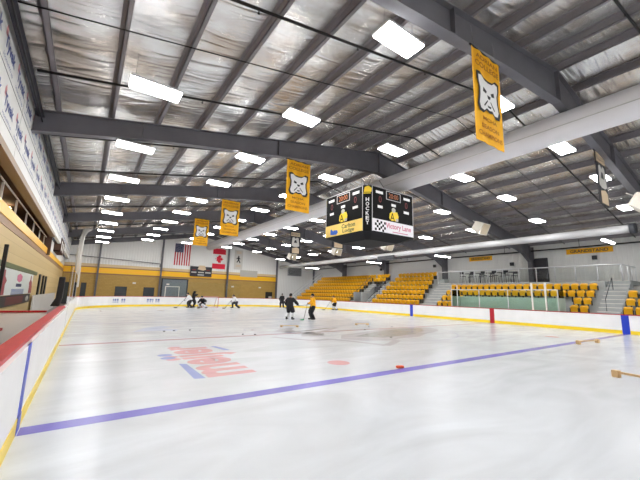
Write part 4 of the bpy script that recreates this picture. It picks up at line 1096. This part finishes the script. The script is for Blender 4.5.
def person(label,x,y,heading,lean=8,hip=.93,feet=((-.17,0),(.17,0)),hands=((-.3,.2,.95),(.3,.2,.95)),jersey='jersey_black',pants='pants_black',socks='pants_black',
           helmet='black',hem=.0,gloves='black',goalie=False,look=0):
    t=thing('person',label,'person',(x,y,0),math.atan2(-heading[0],heading[1]),group='players on the ice')
    ln=math.radians(lean); up=V((0,math.sin(ln),math.cos(ln)))
    pel=V((0,-.06*math.sin(ln),hip)); sp=pel+up*.2; ch=pel+up*.43; nk=pel+up*.58; hb=nk+V((0,math.sin(ln)*.05+.02,.09)); ht=hb+V((0,.0,.13))
    sh=[ch+up*.08+V((s*.19,0,0)) for s in (-1,1)]
    hp=[pel+V((s*.10,0,-.04)) for s in (-1,1)]
    an=[V((f[0],f[1],.13)) for f in feet]
    kn=[];el=[];wr=[]
    for i in (0,1):
        k,a=ik(hp[i],an[i],.44,.44,(.1*(-1,1)[i],1,0)); kn.append(k); an[i]=a
        e_,w_=ik(sh[i],hands[i],.30,.27,(.6*(-1,1)[i],-.6,-.5)); el.append(e_); wr.append(w_)
    toe=[a+V((.03*(-1,1)[i],.17,-.045)) for i,a in enumerate(an)]
    hl=[a+V((0,-.05,-.03)) for a in an]
    vs=[pel,sp,ch,nk,hb,ht]; es=[(0,1),(1,2),(2,3),(3,4),(4,5)]; rd=[.135,.125,.145,.058,.075,.085]
    for i in (0,1):
        b0=len(vs); vs+=[sh[i],el[i],wr[i]]; es+=[(2,b0),(b0,b0+1),(b0+1,b0+2)]; rd+=[.07,.048,.034]
        b0=len(vs); vs+=[hp[i],kn[i],an[i],toe[i]]; es+=[(0,b0),(b0,b0+1),(b0+1,b0+2),(b0+2,b0+3)]; rd+=[.095,.062,.042,.035]
    g=skin_geo(vs,es,rd,0,2); b=MB(); b.add(g[0],g[1],0,True)
    hc=(hb+ht)/2
    b.ball(hc,(.078,.096,.115),0,14,10); b.ball(hc+V((0,.098,-.012)),(.014,.022,.022),0,8,5)
    for s in (-1,1): b.ball(hc+V((s*.08,.0,-.01)),(.012,.022,.032),0,8,5)
    b.build('body',M['skin'],t)
    b=MB()
    for s in (-1,1): b.ball(hc+V((s*.032,.086,.012)),(.012,.01,.008),0,8,5)
    b.ball(hc+V((0,.09,-.055)),(.026,.008,.006),0,8,5); b.build('eyes_and_mouth',M['eye'],t)
    b=MB(); b.ball(hc+V((0,-.018,.022)),(.085,.098,.10),0,14,8); b.build('hair',M['hair'],t)
    # helmet
    b=MB(); n=16; vs=[];fs=[]; rr=8
    for j in range(rr+1):
        th=math.pi*.56*j/rr
        for i in range(n):
            a=2*math.pi*i/n; vs.append((hc.x+.108*math.sin(th)*math.cos(a),hc.y-.01+.128*math.sin(th)*math.sin(a),hc.z+.01+.138*math.cos(th)-(.06*max(0,-math.sin(a)) if j==rr else 0)))
    for j in range(rr):
        for i in range(n): fs.append((j*n+i,j*n+(i+1)%n,(j+1)*n+(i+1)%n,(j+1)*n+i))
    b.add(vs,fs,0,True); hm=b.build('helmet',M[helmet],t)
    b=MB()
    for k in range(4):
        z=hc.z+.01-.035*k; b.tube([(hc.x+.1*math.sin(q),hc.y+.02+.115*math.cos(q),z) for q in [math.radians(-80+20*j) for j in range(9)]],.004,5)
    for q in (-50,-25,0,25,50):
        q=math.radians(q); b.tube([(hc.x+.1*math.sin(q),hc.y+.02+.115*math.cos(q),hc.z+.02-.125*j) for j in (0,1)],.004,5)
    b.build('cage',M['rail'],hm)
    # jersey: torso and sleeves
    hemp=pel+up*(-.02-hem)
    rt=V((1,0,0)); fw=rt.cross(up)*-1
    def loft(b,rings,n=18):
        o=len(b.v); vs=[]; fs=[]
        for c,rx,ry in rings:
            for k in range(n): a=2*math.pi*k/n; vs.append(c+rt*rx*math.cos(a)+fw*ry*math.sin(a))
        for j in range(len(rings)-1):
            for k in range(n): fs.append((j*n+k,j*n+(k+1)%n,(j+1)*n+(k+1)%n,(j+1)*n+k))
        fs+=[tuple(range(n))[::-1],tuple((len(rings)-1)*n+k for k in range(n))]
        b.add(vs,fs,0,True)
    def limb(b,pts,rad):
        # rounds the joints of a bent sleeve or leg before sweeping it
        P_=[];R_=[]
        for j,(p,r) in enumerate(zip(pts,rad)):
            if 0<j<len(pts)-1:
                a,c=pts[j-1],pts[j+1]
                for t_ in (-.22,-.1): P_.append(p+(p-a)*t_+ (c-p)*(.22+t_)*.25); R_.append(r)
                P_.append(p+((a-p)+(c-p))*.035); R_.append(r)
                for t_ in (.1,.22): P_.append(p+(c-p)*t_+(a-p)*(.22-t_)*.25); R_.append(r)
            else: P_.append(p); R_.append(r)
        d0=(P_[0]-P_[1]).normalized()*rad[0]; d1=(P_[-1]-P_[-2]).normalized()*rad[-1]
        P_=[P_[0]+d0*.6]+P_+[P_[-1]+d1*.12]; R_=[R_[0]*.6]+R_+[R_[-1]*.92]
        b.tube(P_,R_,14)
    b=MB()
    loft(b,[(hemp-up*.01,.215,.17),(hemp,.235,.185),(pel+up*.1,.235,.185),(sp,.225,.18),(pel+up*.33,.24,.185),(ch,.245,.18),(ch+up*.07,.225,.16),(ch+up*.125,.15,.125),(nk-up*.0,.085,.085),(nk+up*.01,.07,.07)])
    for i in (0,1):
        w2=el[i]+(wr[i]-el[i])*.9; limb(b,[sh[i]+V(((1,-1)[i]*.03,0,-.02)),el[i],w2],[.125,.108,.082])
    b.build('jersey',M[jersey],t)
    b=MB(); loft(b,[(pel+up*.09,.19,.155),(pel+up*.05,.21,.175),(pel-V((0,0,.02)),.22,.185),(pel-V((0,0,.1)),.20,.17),(pel-V((0,0,.15)),.12,.10)])
    for i in (0,1): limb(b,[hp[i]+V(((-1,1)[i]*.02,0,0)),hp[i]+(kn[i]-hp[i])*.5,hp[i]+(kn[i]-hp[i])*.95],[.155,.155,.142])
    b.build('hockey_pants',M[pants],t)
    for i in (0,1):
        b=MB(); limb(b,[hp[i]+(kn[i]-hp[i])*.8,kn[i],kn[i]+(an[i]-kn[i])*.45,an[i]],[.095,.112,.105,.072]); b.build('sock',M[socks],t)
        b=MB(); td=(toe[i]-hl[i]).normalized()
        b.tube([hl[i]-td*.055+V((0,0,.01)),hl[i]-td*.03,hl[i]+td*.05+V((0,0,.0)),toe[i]-td*.04,toe[i]+td*.02,toe[i]+td*.06],[.025,.052,.064,.058,.05,.022],12)
        b.tube([an[i]+V((0,.01,-.06)),an[i],an[i]+V((0,-.005,.085)),an[i]+V((0,-.005,.10))],[.064,.068,.078,.07],12); sk=b.build('skate',M['black'],t)
        b=MB(); d=(toe[i]-hl[i]); d.z=0; d.normalize(); s_=V((-d.y,d.x,0))*.004; c0=V((hl[i].x,hl[i].y,0))-d*.03; c1=V((toe[i].x,toe[i].y,0))+d*.04
        b.add([c0+s_+V((0,0,.0035)),c1+s_+V((0,0,.0035)),c1-s_+V((0,0,.0035)),c0-s_+V((0,0,.0035)),c0+s_+V((0,0,.07)),c1+s_+V((0,0,.06)),c1-s_+V((0,0,.06)),c0-s_+V((0,0,.07))],
              [(0,3,2,1),(4,5,6,7),(0,1,5,4),(1,2,6,5),(2,3,7,6),(3,0,4,7)]); b.build('blade',M['rail'],sk)
        f=(wr[i]-el[i]).normalized(); g=hand(wr[i]-f*.02,f,V((0,.4,-1)) if abs(f.z)<.8 else V((0,1,0)),(-1,1)[i])
        b=MB(); b.add([(V(v)) for v in g[0]],g[1],0,True); b.build('glove',M[gloves],t)
        if goalie:
            b=MB(); k=kn[i]; a=an[i]; dd=(a-k).normalized(); fr=V((0,1,.25)).normalized(); sd=dd.cross(fr).normalized()
            vs=[]
            for q in (-.16,.62):
                for u,v_ in ((-.15,.06),(.15,.06),(.13,.17),(-.13,.17)): vs.append(k+dd*q+sd*u+fr*v_)
            b.add(vs,[(0,1,2,3),(4,7,6,5),(0,4,5,1),(1,5,6,2),(2,6,7,3),(3,7,4,0)]); b.build('leg_pad',M['sock_white'],t,bevel=.04)
    return t,wr
def world(t,p): return Matrix.Translation(t.location)@t.rotation_euler.to_matrix().to_4x4()@V(p)
def stick(label,t,top,heel,blade_dir,tip=None):
    s=thing('hockey_stick',label,'hockey stick',(0,0,0),group='hockey sticks'); a=world(t,top); c=world(t,heel)
    b=MB(); b.tube([a,c],.017,6); b.build('shaft',M['black'],s)
    d=(t.rotation_euler.to_matrix()@V(blade_dir)).normalized(); n=V((0,0,1)).cross(d).normalized()*.008
    if abs(d.z)>.9: n=V((.008,0,0))
    upv=V((0,0,1)); upv=(upv-d*upv.dot(d)).normalized()
    b=MB(); p=[c-d*.03,c+d*.15,c+d*.30]; vs=[]
    for q,hh in zip(p,(.045,.038,.03)):
        for s1 in (-1,1):
            for s2 in (-1,1): vs.append(q+n*s1+upv*hh*s2)
    fs=[]
    for i in (0,1):
        o=4*i; fs+=[(o,o+1,o+5,o+4),(o+2,o+6,o+7,o+3),(o,o+4,o+6,o+2),(o+1,o+3,o+7,o+5)]
    fs+=[(0,2,3,1),(8,9,11,10)]
    b.add(vs,fs); b.build('blade',M[tip or 'black'],s)
    return s
vd=lambda x,y:(V((x,y,0))-V((.49,-5.7,0))).normalized()
def rel(x,y,fwd,right):
    d=vd(x,y); r=V((d.y,-d.x,0)); h=d*fwd+r*right; h.normalize(); return (h.x,h.y)
# black jersey, white socks, back to the viewer
t,w=person('person seen from behind in black jersey with white socks, arm out right',12.2,14.45,rel(12.2,14.45,.9,.45),lean=6,hip=.95,feet=((-.22,.0),(.2,.02)),
   hands=((-.34,.12,1.0),(.55,.28,.98)),socks='sock_white',hem=.12)
stick('stick held out level by the player in white socks',t,(.35,.30,.985),(1.05,.42,1.03),(1,.1,.25),'grey_panel')
# gold jersey
t,w=person('person in gold jersey and black pants standing at right of the black jersey',13.8,13.95,rel(13.8,13.95,-.25,-1),lean=5,hip=.97,feet=((-.1,-.05),(.12,.08)),
   hands=((-.26,.26,.98),(.2,.33,1.1)),jersey='jersey_gold',hem=.05)
stick('stick with green blade resting on the ice before the gold jersey',t,(.2,.36,1.2),(-.3,.72,.05),(-.5,.86,0),'green_tape')
# far black player near the right corner
t,w=person('person in black near the far right boards, behind the white socks player',21.0,31.6,rel(21,31.6,-1,-.2),lean=8,hip=.94,feet=((-.2,0),(.2,.03)),hands=((-.22,.32,.95),(.26,.3,1.0)))
stick('stick held by the player in black near the far boards',t,(.26,.33,1.1),(-.55,.75,.05),(-1,.2,0))
# gold jersey by the right boards
t,w=person('person in gold jersey skating along the grandstand boards',24.9,25.7,rel(24.9,25.7,-.2,-1),lean=22,hip=.9,feet=((-.15,-.2),(.15,.15)),hands=((-.18,.45,.9),(.2,.4,1.05)),jersey='jersey_gold',socks='sock_white')
stick('stick held by the gold jersey by the grandstand boards',t,(.2,.42,1.15),(-.25,1.3,.05),(-.3,1,0))
# white jersey left of goal
t,w=person('person in white jersey leaning forward, leftmost of the group at the goal',9.9,31.7,rel(9.9,31.7,.1,-1),lean=35,hip=.86,feet=((-.25,-.2),(.25,.2)),hands=((-.12,.55,.85),(.2,.5,1.0)),jersey='jersey_white')
stick('stick held by the white jersey left of the goal',t,(.2,.5,1.1),(-.25,1.3,.05),(-.3,1,0))
# black jersey by the goal, arm raised
t,w=person('person in black with raised arms standing between white jersey and goalkeeper',10.45,32.8,rel(10.45,32.8,-.3,1),lean=4,hip=.96,feet=((-.16,0),(.16,.1)),hands=((-.42,.3,1.45),(.35,.3,1.75)))
stick('stick raised by the black jersey beside the goal',t,(.3,.25,1.6),(-.45,.9,.4),(-.4,1,0))
# goalkeeper crouching
t,w=person('goalkeeper in black crouching with white leg pads in front of the goal',11.15,31.3,rel(11.15,31.3,-.6,-.5),lean=32,hip=.55,feet=((-.42,-.05),(.42,-.05)),hands=((-.5,.3,.65),(.5,.32,.55)),socks='sock_white',goalie=True,gloves='sock_white')
stick('goalkeeper stick held low before the pads',t,(.5,.3,.75),(.1,.75,.05),(-1,.1,0))
# white jersey right of goal
t,w=person('person in white jersey bent forward, right of the goal',14.65,30.8,rel(14.65,30.8,-.35,-1),lean=36,hip=.78,feet=((-.4,-.25),(.36,.25)),hands=((-.16,.55,.72),(.16,.5,.82)),jersey='jersey_white')
stick('stick held low by the white jersey right of the goal',t,(.16,.45,.95),(-.3,1.35,.05),(-.3,1,0))

# ---------------------------------------------------------------- world, view
wd=bpy.data.worlds.new('world'); SC.world=wd; wd.use_nodes=True
wd.node_tree.nodes['Background'].inputs['Color'].default_value=(.5,.52,.56,1); wd.node_tree.nodes['Background'].inputs['Strength'].default_value=.15
vs=SC.view_settings; vs.view_transform='Standard'; vs.look='None'; vs.exposure=.42; vs.gamma=1; vs.use_curve_mapping=False
for l,n in LABELS.items():
    if len(n)>1: print('DUPLABEL',l,n)
    if not 4<=len(l.split())<=16: print('LABELLEN',len(l.split()),l)
